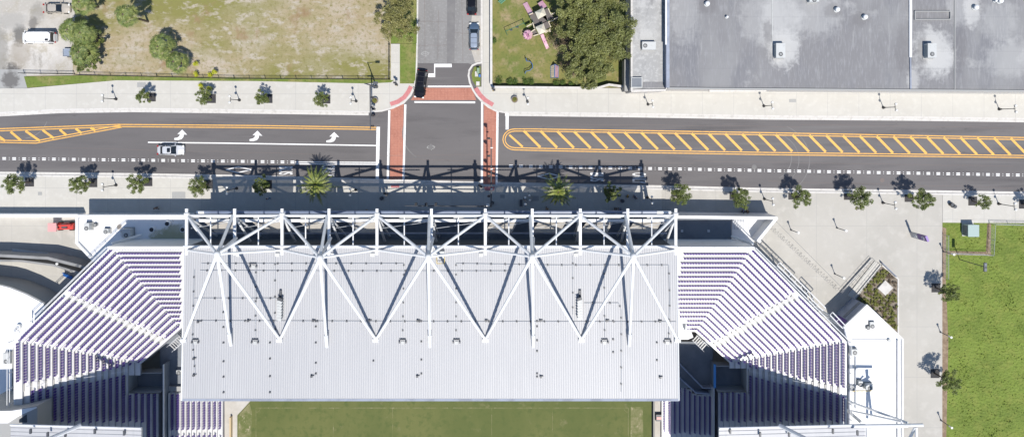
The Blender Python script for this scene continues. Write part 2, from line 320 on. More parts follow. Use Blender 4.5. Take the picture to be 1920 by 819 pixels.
Q_([(706,238),(712.5,238),(710.5,336),(704.5,336)]); Q_([(948,211),(954,211),(953.5,243),(948,243)])
W_([(278,267),(420,268.5),(705,273)], .22); W_([(553,303.7),(705,304.7)], .18); W_([(553,307.2),(705,308.3)], .18)
Q_([(-20,213),(70,211.5),(72,209.5),(-20,210.5)])
BL = [(-60,296.5),(0,297.3),(480,303),(700,306.5),(960,311.5),(1440,320),(1920,328.5),(2100,331)]
def bl(x):
    for (x0,y0),(x1,y1) in zip(BL, BL[1:]):
        if x0 <= x <= x1: return y0+(y1-y0)*(x-x0)/(x1-x0)
dots = MB(); x = 4.5-18.63*3
while x < 2050:
    if not (553 < x+7 and x < 950):
        for dy in (-1.55, 1.45): Q_([(x,bl(x)+dy-1),(x+7,bl(x)+dy-1),(x+7,bl(x)+dy+1.05),(x,bl(x)+dy+1.05)])
        for dy in (-1.7, 1.7):
            X, Y = P2(x+12.8, bl(x)+dy); b.sheet([(X-.05,Y-.07),(X+.05,Y-.07),(X+.05,Y+.07),(X-.05,Y+.07)], zm)
    x += 18.63
for cx, cy in ((339,253),(480,255),(624,257.5)):
    a = [(-12,9.5),(-12,6),(-6,5),(-2.5,2),(-1.6,-1.5),(-6.5,-1.2),(2.8,-9.8),(12,-.2),(5.8,-.8),(5,4),(1.5,8),(-5,9.7)]
    Q_([(cx+x, cy+y) for x, y in a])
for pts in (((424,318),(447,312.8),(471,318),(446,323.8)), ((1008,330.5),(1030,325),(1051,330.5),(1030,336))):
    W_(list(pts)+[pts[0]], .17)
struct('road_marking', b, 'white_paint')
b = MB()
for (x0,x1,y0,y1,t) in ((523,549,312,327.5,'BUS'),(603,628.5,309.5,331,'ONLY'),(1106.5,1132,324,340,'BUS'),(1185.5,1211.5,324,344,'ONLY')):
    cu = bpy.data.curves.new('lettering', 'FONT'); cu.body = t; cu.size = 1; cu.fill_mode = 'FRONT'; cu.offset = .012
    o = bpy.data.objects.new('tmp', cu); COL.objects.link(o); bpy.context.view_layer.update()
    me = bpy.data.meshes.new_from_object(o.evaluated_get(bpy.context.evaluated_depsgraph_get())); bpy.data.objects.remove(o)
    vs = np.array([v.co[:] for v in me.vertices]); mn, mxx = vs.min(0), vs.max(0)
    (X0, Y0), (X1, Y1) = P2(x0, y0), P2(x1, y1)
    out = [(X0+(v[1]-mn[1])/(mxx[1]-mn[1])*(X1-X0), Y0+(v[0]-mn[0])/(mxx[0]-mn[0])*(Y1-Y0), zm+.001) for v in vs]
    b.add(out, [tuple(p.vertices)[::-1] for p in me.polygons])
for f in range(len(b.f)):
    vs = [b.v[i] for i in b.f[f]]; a = sum(vs[i][0]*vs[(i+1)%len(vs)][1]-vs[(i+1)%len(vs)][0]*vs[i][1] for i in range(len(vs)))
    if a < 0: b.f[f] = b.f[f][::-1]
struct('road_lettering', b, 'white_paint')
b = MB()
def dbl(pts, g=.195, w=.16):
    q = [Vector(p) for p in pp(pts)]
    for s in (-1, 1):
        o = []
        for i, p in enumerate(q):
            d = (q[min(i+1,len(q)-1)]-q[max(i-1,0)]).normalized(); o.append(p+Vector((-d.y,d.x))*s*g)
        b.strip([tuple(p) for p in o], w, zm+(s+1)*.0005)
cap = [(965+ -20*math.sin(t), 261.5-17.5*math.cos(t)) for t in np.linspace(0, math.pi, 11)]
dbl([(2600,271),(1920,260),(1440,251),(1200,247),(1000,244)]+cap+[(1000,280),(1200,284),(1440,288),(1920,293.5),(2600,304)])
dbl([(-200,245),(0,243.5),(140,238.5),(222,235.5),(480,237.5),(705,241)]); dbl([(-200,263),(0,265),(68,266.5),(90,262),(228,236.5)])
for k in range(-1, 50):
    x = 982+32*k*.984+ (0 if k>=0 else 6); t = (x-965)/955
    yt, yb = 245+14.5*t, 277+15.5*t
    if k < 0: b.strip(pp([(955,253),(980,275.5)]), .36, zm+.004)
    else: b.strip(pp([(x,yt),(x+31,yb-1)]), .43, zm+.004)
for (x0,y0,x1,y1) in ((-8,252,10,264.5),(20,247,40,264),(48,245.5,75,264.5),(80,244,101,259.5),(112,243,125,254),(142,241,153,250),(170,239.5,179,245),(-36,250,-18,263)): b.strip(pp([(x0,y0),(x1,y1)]), .42, zm+.004)
struct('road_marking', b, 'yellow_paint')
b = MB(); b.strip(pp([(734,195),(746,191),(758,183),(766,172),(770,164)]), .75, .14, .15); b.strip(pp([(893,167),(900,178),(910,188),(923,196)]), .75, .14, .15)
b.sheet(pp([(733.5,346.5),(749,346.5),(749,351.5),(733.5,351.5)]), .15); b.sheet(pp([(907,350),(928,350),(926,357),(910,357)]), .15); struct('tactile_paving', b, 'pink_tactile')

random.seed(12); b = MB()
for (x0,y0,x1,y1) in ((700,226,712,212),(120,224,600,233),(760,298,900,303),(1040,232,1500,238),(1300,302,1900,312),(60,276,600,289),(1440,340,1900,352),(700,292,900,290),(960,300,1300,306),(1500,233,1900,240),(783,40,838,42),(785,86,838,85),(853,62,884,64),(796,0,797,118),(822,20,821,110),(866,0,868,116)):
    n = 14; q = [P2(x0+(x1-x0)*i/n, y0+(y1-y0)*i/n+random.uniform(-.8,.8)) for i in range(n+1)]; b.strip(q, .05, .0145)
struct('road_crack', b, 'patch_asphalt' if 0 else 'cast_cover')
b = MB()
for cx, cy, rr_, a0, a1 in ((1440,300,58,-1.2,1.1),(1440,300,78,-1.1,1.0),(1434,296,50,-.9,1.0),(815,250,60,2.2,3.4),(40,215,50,.3,1.4)): b.strip([P2(cx+rr_*math.cos(a), cy+rr_*.9*math.sin(a)) for a in np.linspace(a0,a1,22)], .16, .0135)
struct('tyre_mark', b, 'patch_asphalt')
b = MB()
for cx, cy in ((808,276),(797,101)):
    b.strip([P2(cx+7*math.cos(a), cy+3.4*math.sin(a)) for a in np.linspace(0,6.28,12)], .09, .0142); b.strip(pp([(cx-8,cy+1),(cx+8,cy-1)]),.07,.0152); b.strip(pp([(cx,cy-6),(cx+1,cy+6)]),.07,.0162)
struct('survey_mark', b, 'grey_cover')
def things_flat(name, pts_list, mat, labels, cat, group, h=.02, z=.13):
    for (x0,y0,x1,y1), lab in zip(pts_list, labels):
        b = MB(); c = P2((x0+x1)/2, (y0+y1)/2); w = (x1-x0)*H/F; d = (y1-y0)*H/F; b.box((c[0],c[1],z+h/2), (w,d,h))
        for i in range(3): b.box((c[0]-w/3+i*w/3, c[1], z+h+.006), (.03,d*.8,.012))
        tag(b.build(name, mat), lab, cat, group)
things_flat('utility_cover', [(258,155,274,164),(1479,186,1492,192),(962,175,970,180)], 'grey_cover', ['square grey utility cover above the leafy tree left of the yellow weeds','small grey utility cover in the pavement below the rooftop unit with fan','pale square utility cover beside the round planter'], 'utility cover', 'utility covers set in the pavements')
for (x,y,r,l) in ((1414,313,4.6,'round manhole cover in the road near the bus lane dashes'),(1654,338,4.2,'reddish manhole cover in the kerbside lane between two tree shadows'),(1606,390,3.4,'brown round cover in the plaza under a street tree'),(807,276,4.5,'pale ringed manhole cover in the middle of the junction')):
    b = MB(); c = P2(x,y); b.disc(c, r/10.47, .0, .02 if y<350 else .15, 18)
    for k in range(-2,3): b.box((c[0]+k*.13, c[1], (.025 if y<350 else .155)), (.03,.5,.012))
    tag(b.build('manhole_cover', 'cast_cover' if y>330 else 'patch_asphalt'), l, 'manhole cover', 'manhole covers')

# ---------------- foliage ----------------
def leaves(mb, centers, radii, n, size, flat=.75):
    c = np.array(centers); rr = np.array(radii); idx = rng.choice(len(c), n, p=rr**2/np.sum(rr**2))
    d = rng.normal(size=(n,3)); d /= np.linalg.norm(d,axis=1)[:,None]; rad = rng.random(n)**.45
    p = c[idx]+d*(rr[idx]*rad)[:,None]*np.array([1,1,flat])
    nrm = rng.normal(size=(n,3)); nrm[:,2] = np.abs(nrm[:,2])+.35; nrm /= np.linalg.norm(nrm,axis=1)[:,None]
    a = np.cross(nrm, rng.normal(size=(n,3))); a /= np.linalg.norm(a,axis=1)[:,None]; bb = np.cross(nrm, a)
    s = size*rng.uniform(.6,1.35,n)[:,None]
    v = np.stack([p-a*s*1.15, p-bb*s*.36, p+a*s*1.15, p+bb*s*.36],1).reshape(-1,3)
    k = len(mb.v); mb.v += [tuple(x) for x in v.tolist()]; mb.f += [(k+4*i,k+4*i+1,k+4*i+2,k+4*i+3) for i in range(n)]
def make_tree(name, h, r, n, size, mat, seed, nc=26, loc=(0,0,0), label='', cat='tree', group=None, low=.35, sparse=0, twigs=0, cr=(.17,.34)):
    random.seed(seed); t = empty(name, loc, label, cat, group)
    tr = MB(); th = h*low; lean = (random.uniform(-.1,.1)*r, random.uniform(-.1,.1)*r)
    r0 = .05*h*.45+.03; tr.tube((0,0,-.05),(lean[0],lean[1],th),r0,8,r0*.7)
    cs, rs = [], []
    for i in range(nc):
        a = i*2.399+random.uniform(-.3,.3); q = math.sqrt((i+.5)/nc); rad = r*.80*q*random.uniform(.75,1.2)
        z = th+(h-th)*(.30+.55*math.sqrt(max(0,1-q*q*.85)))*random.uniform(.66,1.08)
        cs.append((rad*math.cos(a), rad*math.sin(a), z)); rs.append(r*random.uniform(*cr)*(1.3 if nc<20 else 1))
        if i % 2 == 0:
            m = (lean[0]+cs[-1][0]*.45, lean[1]+cs[-1][1]*.45, th+(z-th)*.35)
            tr.tube((lean[0],lean[1],th*.95), m, r0*.45, 6, r0*.3); tr.tube(m, cs[-1], r0*.3, 5, r0*.08)
            for _ in range(twigs):
                e = [cs[-1][j]+random.uniform(-1,1)*r*.22 for j in range(3)]; tr.tube(m, e, r0*.12, 4, r0*.04)
    tr.build('trunk', 'trunk_bark', t, offset=False)
    cr = MB(); leaves(cr, cs, rs, n, size); cr.build('crown', mat, t, offset=False)
    return t
def make_palm(name, h, r, nf, mat, seed, label, group, loc, fan=False):
    random.seed(seed); t = empty(name, loc, label, 'palm tree', group)
    tr = MB(); seg = 6
    for i in range(seg): tr.tube((0,0,-.05+h*i/seg), (0,0,h*(i+1)/seg+.02), .22-.012*i, 9, .19-.012*i)
    tr.ball((0,0,h), .3, 8, 1.3); tr.build('trunk', 'trunk_bark', t, offset=False)
    cr = MB()
    for i in range(nf):
        a = i*2.3999+random.uniform(-.12,.12); q = (i+.5)/nf; L = r*random.uniform(.78,1.2)*(.55+.45*min(1,q*1.6)); up = 1.15-1.45*q
        pts = []
        for k in range(8):
            s = k/7; hor = L*(s*math.cos(max(0,up)*.9*(1-s*.6)))
            pts.append(Vector((hor*math.cos(a), hor*math.sin(a), h+.15+L*(up*s*.85-.62*s*s))))
        side = Vector((-math.sin(a), math.cos(a), 0))
        if not fan:
            cr.path([tuple(p) for p in pts], .02, 4)
            for k in range(1, 23):
                s = k/22*7; i0 = min(6,int(s)); p = pts[i0].lerp(pts[i0+1], s-i0); d = (pts[i0+1]-pts[i0]).normalized()
                ll = L*.13*math.sin(math.pi*min(1,(k/22)*.86+.12))**.7
                for sg in (-1,1):
                    e = p+(side*sg*.8+d*.62+Vector((0,0,-.15+random.uniform(-.1,.1)))).normalized()*ll; w = d*.06
                    cr.add([p-w, p+w, e+w*.4, e-w*.4], [(0,1,2,3)])
        else:
            L2 = L*.5; ci = 1 if q < .15 else 2 if q < .35 else 3 if q < .6 else 4; c = pts[ci]; cr.path([tuple(p) for p in pts[:ci+1]], .02, 4); d0 = (pts[5]-pts[3]).normalized()
            for k in range(-5, 6):
                an = k/5*1.25; dd = (d0*math.cos(an)+side*math.sin(an)).normalized(); e = c+dd*L2*random.uniform(.8,1.1)+Vector((0,0,-.22*L2+random.uniform(-.06,.06)))
                m = c.lerp(e,.55)+Vector((0,0,.05)); w = dd.cross(Vector((0,0,1))).normalized()*.085
                cr.add([c, m-w, e, m+w], [(0,1,2,3)])
    cr.build('crown', mat, t, offset=False)
    return t

def at(px, py, z=.13): return P(px, py, z)
G = 'young street trees in square pits along the road'
protos = [make_tree('street_tree', 5.4, 2.05, 2500, .125, 'leaf_street', 11+i, 26, label='x', group=G, low=.36, cr=(.12,.26), twigs=2) for i in range(3)]
small = [make_tree('street_tree', 4.4, 1.7, 1900, .115, 'leaf_street', 31+i, 20, label='x', group=G, low=.4, cr=(.14,.27), twigs=2) for i in range(2)]
pits = []
spots = [ # crown centre px, scale, proto set, label
 (268,181,.93,1,'leftmost young street tree on the north pavement, below a grey utility cover'),
 (383,184,.95,1,'young street tree on the north pavement with yellow weeds hanging over its top'),
 (492,184,.93,1,'compact street tree on the north pavement, second tree left of the signal mast'),
 (603,185,.93,1,'street tree on the north pavement nearest the signal mast, casting a blue shadow'),
 (25,345,1.05,0,'leftmost street tree on the south pavement, at the left edge of the photo'),
 (149,346,1.0,0,'second street tree from the left on the south pavement'),
 (256,344,.98,0,'street tree on the south pavement between two lamps, left of the silver car'),
 (372,349,1.0,0,'street tree beside the left end of the long truss shadow'),
 (488,349,.92,0,'dark street tree standing in the truss shadow left of the first big palm'),
 (1147,361,.88,0,'dark street tree in the shadow just right of the right big palm'),
 (1277,365,1.05,0,'street tree on the south pavement just past the right end of the truss shadow'),
 (1390,370,1.05,0,'street tree at the right end of the stadium wall shadow'),
 (1503,370,1.0,0,'smaller street tree at the edge of the open plaza, second right of the wall shadow'),
 (1613,371,1.12,0,'wide street tree with a brown round cover at its foot'),
 (1731,375,1.12,0,'wide street tree above the purple totem sign'),
 (1843,380,.9,1,'street tree on the south pavement above the green utility cabinet'),
 (1940,386,.9,1,'street tree cut off by the right edge of the photo'),
 (1780,549,1.0,0,'dark street tree at the field edge beside the upper of two black pits'),
 (1781,716,1.1,0,'dark street tree at the field edge beside the lower of two black pits')]
used = set()
for i, (x, y, s, kd, lab) in enumerate(spots):
    src = (small if kd else protos)[i % (2 if kd else 3)]; o = src
    if src.name in used: o = copy_tree(src)
    used.add(src.name)
    z = (3.1 if kd else 3.9)*s; k = 1-z/H; bx, by = VX+(x-VX)*k, VY+(y-VY)*k
    o.location = P(bx, by, .13); o.scale = (s,s,s); o.rotation_euler = (0,0,i*1.3); o['label'] = lab
    pits.append((bx, by))
    p = MB(); c = P2(bx, by); p.prism([(c[0]-.8,c[1]-.8),(c[0]+.8,c[1]-.8),(c[0]+.8,c[1]+.8),(c[0]-.8,c[1]+.8)], .08, .142 if y < 400 else .145)
    tag(p.build('tree_pit', 'pit_dark'), None, 'tree pit', 'square tree pits cut in the paving')
pit_labels = ['dark square pit at the foot of the leftmost north pavement tree','dark square pit below the yellow weeds','dark square pit under the third north pavement tree from the left','dark square pit left of the signal mast','dark pit mostly under the leftmost south pavement tree','dark pit under the second south tree from the left','dark pit under the south tree left of the silver car','dark pit under the tree by the left end of the truss shadow','dark pit in the truss shadow left of the first palm','dark pit in the truss shadow right of the second palm','dark pit under the tree past the right end of the truss shadow','dark pit under the tree ending the stadium wall shadow','dark pit under the smaller tree at the plaza edge','dark pit under the wide tree beside the brown cover','dark pit under the wide tree above the totem sign','dark square pit above the green utility cabinet','dark square pit at the right edge of the photo','upper of two black pits at the field edge','lower of two black pits at the field edge']
for o, l in zip([o for o in bpy.data.objects if o.name.startswith('tree_pit')], pit_labels): o['label'] = l
G = 'date palms in front of the stadium'
pa = make_palm('palm_tree', 5.6, 3.4, 38, 'leaf_palm', 3, 'big feathery palm in the truss shadow left of the junction', G, P(609,341,.13))
pb = make_palm('palm_tree', 5.6, 3.1, 36, 'leaf_palm', 8, 'big feathery palm in the truss shadow right of the junction', G, P(1043,354,.13))
G = 'fan palms on the vacant lot'
for i, (x, y, h, r, lab) in enumerate([(232,28,7.6,2.2,'lone tall fan palm with a leaning trunk shadow on the dry field'),(297,88,4.6,2.6,'upper left fan palm of the pair on the dry field'),(326,116,3.6,2.2,'lower right fan palm of the pair on the dry field'),
    (128,56,4.4,2.5,'fan palm beside the white van rear'),(152,62,4.8,2.2,'fan palm in the thicket right of the white van'),(150,98,4,2.6,'fan palm over the small white trailer'),(150,4,5,2.2,'fan palm at the top edge beside the beige car')]):
    k = 1-h/H; make_palm('fan_palm', h, r*.98, 30, 'leaf_palmetto', 40+i, lab, G, P(VX+(x-VX)*k, VY+(y-VY)*k, .02), fan=True)
G = 'broadleaf trees of the lot thicket'
make_tree('thicket_tree', 4.2, 2.4, 3200, .16, 'leaf_street', 61, 36, P(186,74,0), 'bushy green tree at the right of the thicket by the dry field', 'tree', G, cr=(.1,.22))
make_tree('thicket_tree', 3.8, 2.6, 3600, .15, 'leaf_street', 62, 36, P(181,116,0), 'bushy green tree at the lower end of the thicket above the fence', 'tree', G, cr=(.1,.22))
make_tree('oak_tree', 7.2, 4.2, 8500, .14, 'leaf_olive', 71, 70, P(752,48,.15), 'olive oak at the corner between dry field and side street', 'tree', twigs=4, cr=(.08,.19))
make_tree('oak_tree', 6.5, 3.0, 2600, .14, 'leaf_olive', 72, 34, P(764,2,.15), 'thin olive oak at the top edge beside the side street', 'tree', twigs=3)
def lobe(name, px, py, h, r, n, sz, mat, seed, nc, lab, g=None, **k):
    kk = 1-h*.75/H; return make_tree(name, h, r, n, sz, mat, seed, nc, P(VX+(px-VX)*kk, VY+(py-VY)*kk, .02), lab, 'tree', g, **k)
lobe('live_oak', 1118, 62, 12, 7.2, 30000, .17, 'leaf_live_oak', 81, 150, 'huge dark live oak overhanging the playground and the pale roof', low=.3, cr=(.05,.17), twigs=3)
lobe('live_oak', 1108, 122, 10.5, 4.6, 12500, .16, 'leaf_live_oak', 82, 85, 'lower live oak whose twigs reach over the pavement wall', low=.3, cr=(.07,.16), twigs=2)
lobe('live_oak', 1092, 6, 11, 5.4, 13000, .17, 'leaf_live_oak', 83, 90, 'live oak at the top edge behind the play tower', low=.3, cr=(.07,.15), twigs=2)
lobe('bare_tree', 1062, 78, 5.5, 3.0, 1500, .13, 'leaf_twig', 84, 26, 'half bare reddish tree between the play slide and the live oak', twigs=9)
lobe('bare_tree', 1068, 36, 5, 2.2, 900, .13, 'leaf_twig', 85, 20, 'half bare brown tree beside the play tower ramp', twigs=8)
lobe('bare_tree', 1072, 125, 4.5, 2.2, 900, .13, 'leaf_twig', 86, 18, 'half bare reddish bush right of the blue climbing frame', twigs=8)
def bush(x, y, r, h, mat, lab, g, n=420, z=0.02, size=.09, name='shrub', stems=True):
    t = empty(name, P(x,y,z), lab, 'shrub', g); b = MB()
    cs = [(random.uniform(-.5,.5)*r, random.uniform(-.5,.5)*r, h*random.uniform(.4,.8)) for _ in range(6)]; leaves(b, cs, [r*.6]*6, n, size); b.build('foliage', mat, t, offset=False)
    s = MB(); [s.tube((0,0,-.03), c, .025, 4, .01) for c in cs]; s.build('stem', 'trunk_bark', t, offset=False); return t
G = 'yellow flowering weeds around the fence'
for x, y, r, h, l in ((371,121,.62,1.6,'upper yellow weed just north of the iron fence'),(371,140,.55,1.3,'yellow weed growing on the iron fence line'),(397,142,.55,1.2,'pale yellow weed on the fence right of the brightest one'),(407,136,.5,2,'yellow weed topping a thin dark stem at the fence'),(379,158,.6,1,'yellow weed spilling onto the pavement, left clump'),(386,167,.7,2.5,'yellow sprays directly over the second north pavement tree'),(400,167,.55,2.5,'yellow spray at the upper right of the second north pavement tree')):
    bush(x, y, r, h, 'leaf_yellow', l, G, 300)
G = 'low shrubs inside the playground wall'
for x, y, r, l in ((934,150,.9,'dark olive shrub in the lawn corner by the side street'),(955,154,.7,'bright shrub, leftmost pair member at the playground wall'),(964,155,.7,'bright shrub touching its twin at the playground wall'),(986,154,.8,'shrub at the playground wall below the blue climbing arc'),(996,154,.7,'shrub at the wall just left of the blue frame'),(1043,156,.8,'round green bush below the blue climbing frame'),(1053,157,.8,'round green bush touching the one below the blue frame'),(1072,158,.6,'last small bush at the wall before the live oak'),(926,79,.75,'single round bush on the lawn beside the west fence')):
    bush(x, y, r, .9, 'leaf_hedge', l, G, 420)

# ---------------- fences, walls ----------------
def iron_fence(p0, p1, h, lab, n_px=30.8, g='black iron railings round the dry field'):
    a, c = Vector(P(*p0, .05)), Vector(P(*p1, .05)); d = c-a; L = d.length; d.normalize()
    t = empty('iron_fence', a, lab, 'fence', g); ps = MB(); n = max(1, round(L/2.9))
    b = MB(); b.tube(a+Vector((0,0,h-.1)), c+Vector((0,0,h-.1)), .035, 5); b.tube(a+Vector((0,0,.25)), c+Vector((0,0,.25)), .03, 5); b.build('rail', 'iron_fence', t)
    b = MB(); m = int(L/.17)
    for i in range(m): q = a+d*(i+.5)*L/m; b.box((q.x,q.y,h/2+.1), (.025,.025,h-.1))
    b.build('pickets', 'iron_fence', t)
    for i in range(n+1):
        b = MB(); q = a+d*L*i/n; b.box((q.x,q.y,h/2+.08), (.09,.09,h+.12)); b.build('post', 'iron_fence', t)
iron_fence((46,138),(140,139.5),1.5,'black railing between the sandy lot and the green verge')
iron_fence((150,141),(440,148),1.5,'black railing along the dry field behind the yellow weeds')
iron_fence((440,148),(731,149),1.5,'black railing along the dry field up to the signal mast')
iron_fence((731,149),(731,84),1.5,'short black railing returning north beside the side street path')
def wall(name, pts, w, z1, mat, lab, cat='wall', z=0, z0=-.05, g=None, capm=None, zr=None):
    zr = z1 if zr is None else zr
    q = [P2(x, y, zr) for x, y in pts]
    if capm is None: b = MB(); b.strip(q, w, z0, z1); return tag(b.build(name, mat), lab, cat, g)
    t = empty(name, (q[0][0], q[0][1], 0), lab, cat, g); b = MB(); b.strip(q, w, z0, z1-.1); b.build('wall', mat, t)
    b = MB(); b.strip(q, w+.1, z1-.097, z1); b.build('coping', capm, t); return t
wall('playground_wall', [(921,-400),(921,158),(923,163.5),(1090,165),(1122,165)], .3, 1.5, 'grey_cover', 'grey block wall around the playground beside both pavements', g=None, capm='kerb_concrete')
wall('playground_wall', [(1122,165),(1142,159),(1172,163)], .3, 1.5, 'grey_cover', 'short bent stretch of grey wall under the lower live oak', capm='kerb_concrete')
wall('flank_wall', [(1177,112),(1177,171)], 1.0, 3.4, 'grey_concrete', 'dark grey wall block between the live oak and the pale roof', capm='grey_cover')
# chain-link bits by the right field
def chainlink(p0, p1, h, lab):
    a, c = Vector(P(*p0, .1)), Vector(P(*p1, .1)); d = c-a; L = d.length; d.normalize(); t = empty('chain_link_fence', a, lab, 'fence', 'chain link fences round the vacant field')
    b = MB(); b.tube(a+Vector((0,0,h)), c+Vector((0,0,h)), .03, 5); b.build('rail', 'grey_steel', t); b = MB(); n = int(L/.22)
    for i in range(n+1):
        q = a+d*i*L/n; r_ = d*h*.9
        b.tube(q+Vector((0,0,.05)), q+r_+Vector((0,0,h)) if (i+4) < n else q+Vector((0,0,h)), .006, 3); 
        if i >= 5: b.tube(q+Vector((0,0,.05)), q-r_+Vector((0,0,h)), .006, 3)
    b.build('mesh', 'grey_steel', t)
    for i in range(max(1,round(L/3))+1):
        b = MB(); q = a+d*L*i/max(1,round(L/3)); b.tube(q, q+Vector((0,0,h+.08)), .04, 6); b.build('post', 'grey_steel', t)
chainlink((1856,419),(1990,422),1.5,'grey chain link fence along the pavement above the green field')
chainlink((1856,419),(1853,476),1.5,'chain link fence running down the right side of the cabinet plot')
chainlink((1853,476),(1775,473),1.5,'chain link fence along the bottom of the cabinet plot')
chainlink((1769,440),(1769,520),1.5,'leaning chain link fence along the plaza edge')
b = MB(); b.sheet(pp([(1851,419),(1858,419),(1857,480),(1848,478)]), .05).sheet(pp([(1775,470),(1853,472),(1862,479),(1775,477)]), .048); struct('bare_soil', b, 'soil')

# ---------------- street lamps ----------------
def make_lamp(outx):
    t = empty('street_lamp', (0,0,0), 'x', 'street lamp', 'twin globe street lamps along both pavements')
    b = MB(); b.disc((0,0), .26, 0, .12, 12).disc((0,0), .2, .12, .7, 12, .12).disc((0,0), .075, .7, 3.95, 8, .055); b.build('post', 'black_metal', t, offset=False)
    b = MB(); b.tube((0,-.55,3.9),(0,.55,3.9),.035,6).tube((0,-.5,3.9),(0,0,3.55),.02,5).tube((0,.5,3.9),(0,0,3.55),.02,5); b.build('crossbar', 'black_metal', t, offset=False)
    for s in (-1,1):
        b = MB(); b.ball((0,s*.55,4.18), .22, 10); g = b.build('globe', 'globe_glass', t, smooth=True, offset=False)
        b = MB(); b.disc((0,s*.55), .16, 3.9, 4.0, 8); b.build('globe_collar', 'black_metal', g, offset=False)
    return t
L0 = make_lamp(1)
for i, (x, y, rz, lab) in enumerate([(218,186,0,'lamp on the north pavement left of the leftmost tree'),(449,188,0,'lamp on the north pavement between the second and third trees'),(668,190,0,'lamp on the north pavement just left of the signal mast'),(989,191,0,'lamp on the north pavement beside the round planter'),(1215,196,.1,'lamp on the north pavement below the small dark skylight'),(1432,199,.1,'lamp on the north pavement under the right end of the flat canopy'),(1656,202,.1,'lamp on the north pavement left of the roof step'),(1873,205,.1,'lamp on the north pavement at the far right of the grey roof'),
    (218,347,0,'lamp on the south pavement below the silver car, left of it'),(444,353,0,'lamp on the south pavement standing in the left truss shadow'),(667,356,0,'lamp on the south pavement in the shadow left of the red crosswalk'),(1214,370,.1,'lamp on the south pavement at the right end of the truss shadow'),(1433,373,.1,'lamp on the south pavement at the right end of the wall shadow'),(1655,380,.1,'lamp on the south pavement between the two widest trees'),(1872,382,.1,'lamp on the south pavement above the green field'),(984,372,0,'lamp in the shadow just left of the right big palm')]):
    o = L0 if i == 0 else copy_tree(L0); o.location = P(x,y,.13); o.rotation_euler = (0,0,rz); o['label'] = lab
def plaza_light(x, y, tx, ty, lab, h, first=[]):
    b = MB(); t = empty('light_column', P(x,y,.13), lab, 'light column', 'slim light columns on the plaza')
    c = P(x,y,.13); b.disc(c, .16, .13, .3, 10).disc(c, .07, .3, h, 8); b.build('post', 'dark_steel', t)
    b = MB(); b.disc(c, .12, h-.7, h+.02, 8); b.disc(c, .2, h+.02, h+.08, 10); b.build('lamp_head', 'lamp_white', t)
for x, y, l, h in ((1483,431,'slim light column nearest the stadium wall corner',3.4),(1569,427,'slim light column in the middle of the open plaza',3.6),(1565,513,'slim light column between the bike racks and the ramp',3.6),(1768,471,'light column at the field edge beside the cabinet plot',3.2),(1763,622,'light column at the field edge between the two black pits',3.2),(1764,787,'light column at the field edge near the lower photo edge',3.2)): plaza_light(x, y, 0, 0, l, h)
# camera pole on the field
t = empty('floodlight_pole', P(1799,486,.02), 'tall thin dark pole with a square head leaning over the green field', 'pole'); c = P(1799,486,.02)
b = MB(); b.tube(c, (c[0],c[1],6.6), .07, 8); b.build('post', 'dark_steel', t)
b = MB(); b.box((c[0],c[1],6.7), (.5,1.5,.18)); b.build('head', 'dark_steel', t); b = MB(); b.box((c[0],c[1]+.42,6.82),(.4,.5,.05)).box((c[0],c[1]-.42,6.82),(.4,.5,.05)); b.build('solar_cell', 'dark_wall', t)

# ---------------- traffic signals ----------------
def signal_head(parent, p, horiz, mat='black_metal'):
    b = MB(); b.box(p, (.36 if horiz else .3, .3 if horiz else .36, 1.0)); s = b.build('signal_head', mat, parent)
    b = MB()
    for k in (-.3,0,.3): b.tube((p[0]-(.0 if horiz else .33), p[1]-(.3 if horiz else 0), p[2]+k+.13), (p[0],p[1],p[2]+k+.13), .13, 8)
    b.build('visor', mat, s); return s
t = empty('signal_mast', P(706,163,.13), 'black signal mast with a long arm over the left approach and a tall luminaire', 'traffic signal', 'traffic signal masts at the junction'); c = P(706,163,.13)
b = MB(); b.disc(c, .32, .13, .5, 12).tube((c[0],c[1],.4),(c[0],c[1],9.9),.14,8,.08); b.build('post', 'dark_steel', t)
e = P(697,243,5.6); b = MB(); b.tube((c[0],c[1],5.5), (c[0]+.1,e[1],5.8), .13, 8, .08); b.build('mast_arm', 'dark_steel', t)
b = MB(); b.tube((c[0],c[1],9.7),(c[0]+1.6,c[1]+.1,9.95),.05,6).box((c[0]+1.8,c[1]+.1,9.95),(.8,.4,.14)); b.build('luminaire', 'dark_steel', t)
for yy in (-2.1,-5.2,-7.0): signal_head(t, (c[0]+.35, c[1]+yy, 5.1), False)
b = MB(); b.box((c[0]-.5,c[1]+.1,4.2),(.9,.05,.5)); b.build('sign_plate', 'grey_steel', t)
t = empty('signal_mast', P(923,380,.13), 'black signal mast by the stadium with one arm over the crosswalk', 'traffic signal', 'traffic signal masts at the junction'); c = P(923,380,.13)
b = MB(); b.disc(c, .32, .13, .5, 12).tube((c[0],c[1],.4),(c[0],c[1],6.2),.15,8,.12); b.build('post', 'dark_steel', t)
e = P(921.5,259,5.8); b = MB(); b.tube((c[0],c[1],5.6),(c[0],e[1],5.9),.14,8,.08); b.build('mast_arm', 'dark_steel', t)
e2 = P(759,387,5.7); b = MB(); b.tube((c[0],c[1],5.5),(e2[0],c[1]+.1,5.7),.13,8,.07); b.build('mast_arm', 'dark_steel', t)
for yy in (1.7,5.2,8.6,11.6): signal_head(t, (c[0]-.35, c[1]+yy, 5.2), False)
for k, yy in enumerate((3.0,6.4,10)): b = MB(); b.box((c[0]+.1,c[1]+yy,6.05),(.4,.2,.12)); b.build('detector', 'lamp_white', t)
for xx in (-9.5,-11.2,-12.9): signal_head(t, (c[0]+xx, c[1]+.4, 5.2), True)
b = MB(); b.box((c[0]-.55,c[1]+.3,6.3),(.55,.45,.2)); b.build('camera_box', 'lamp_white', t)
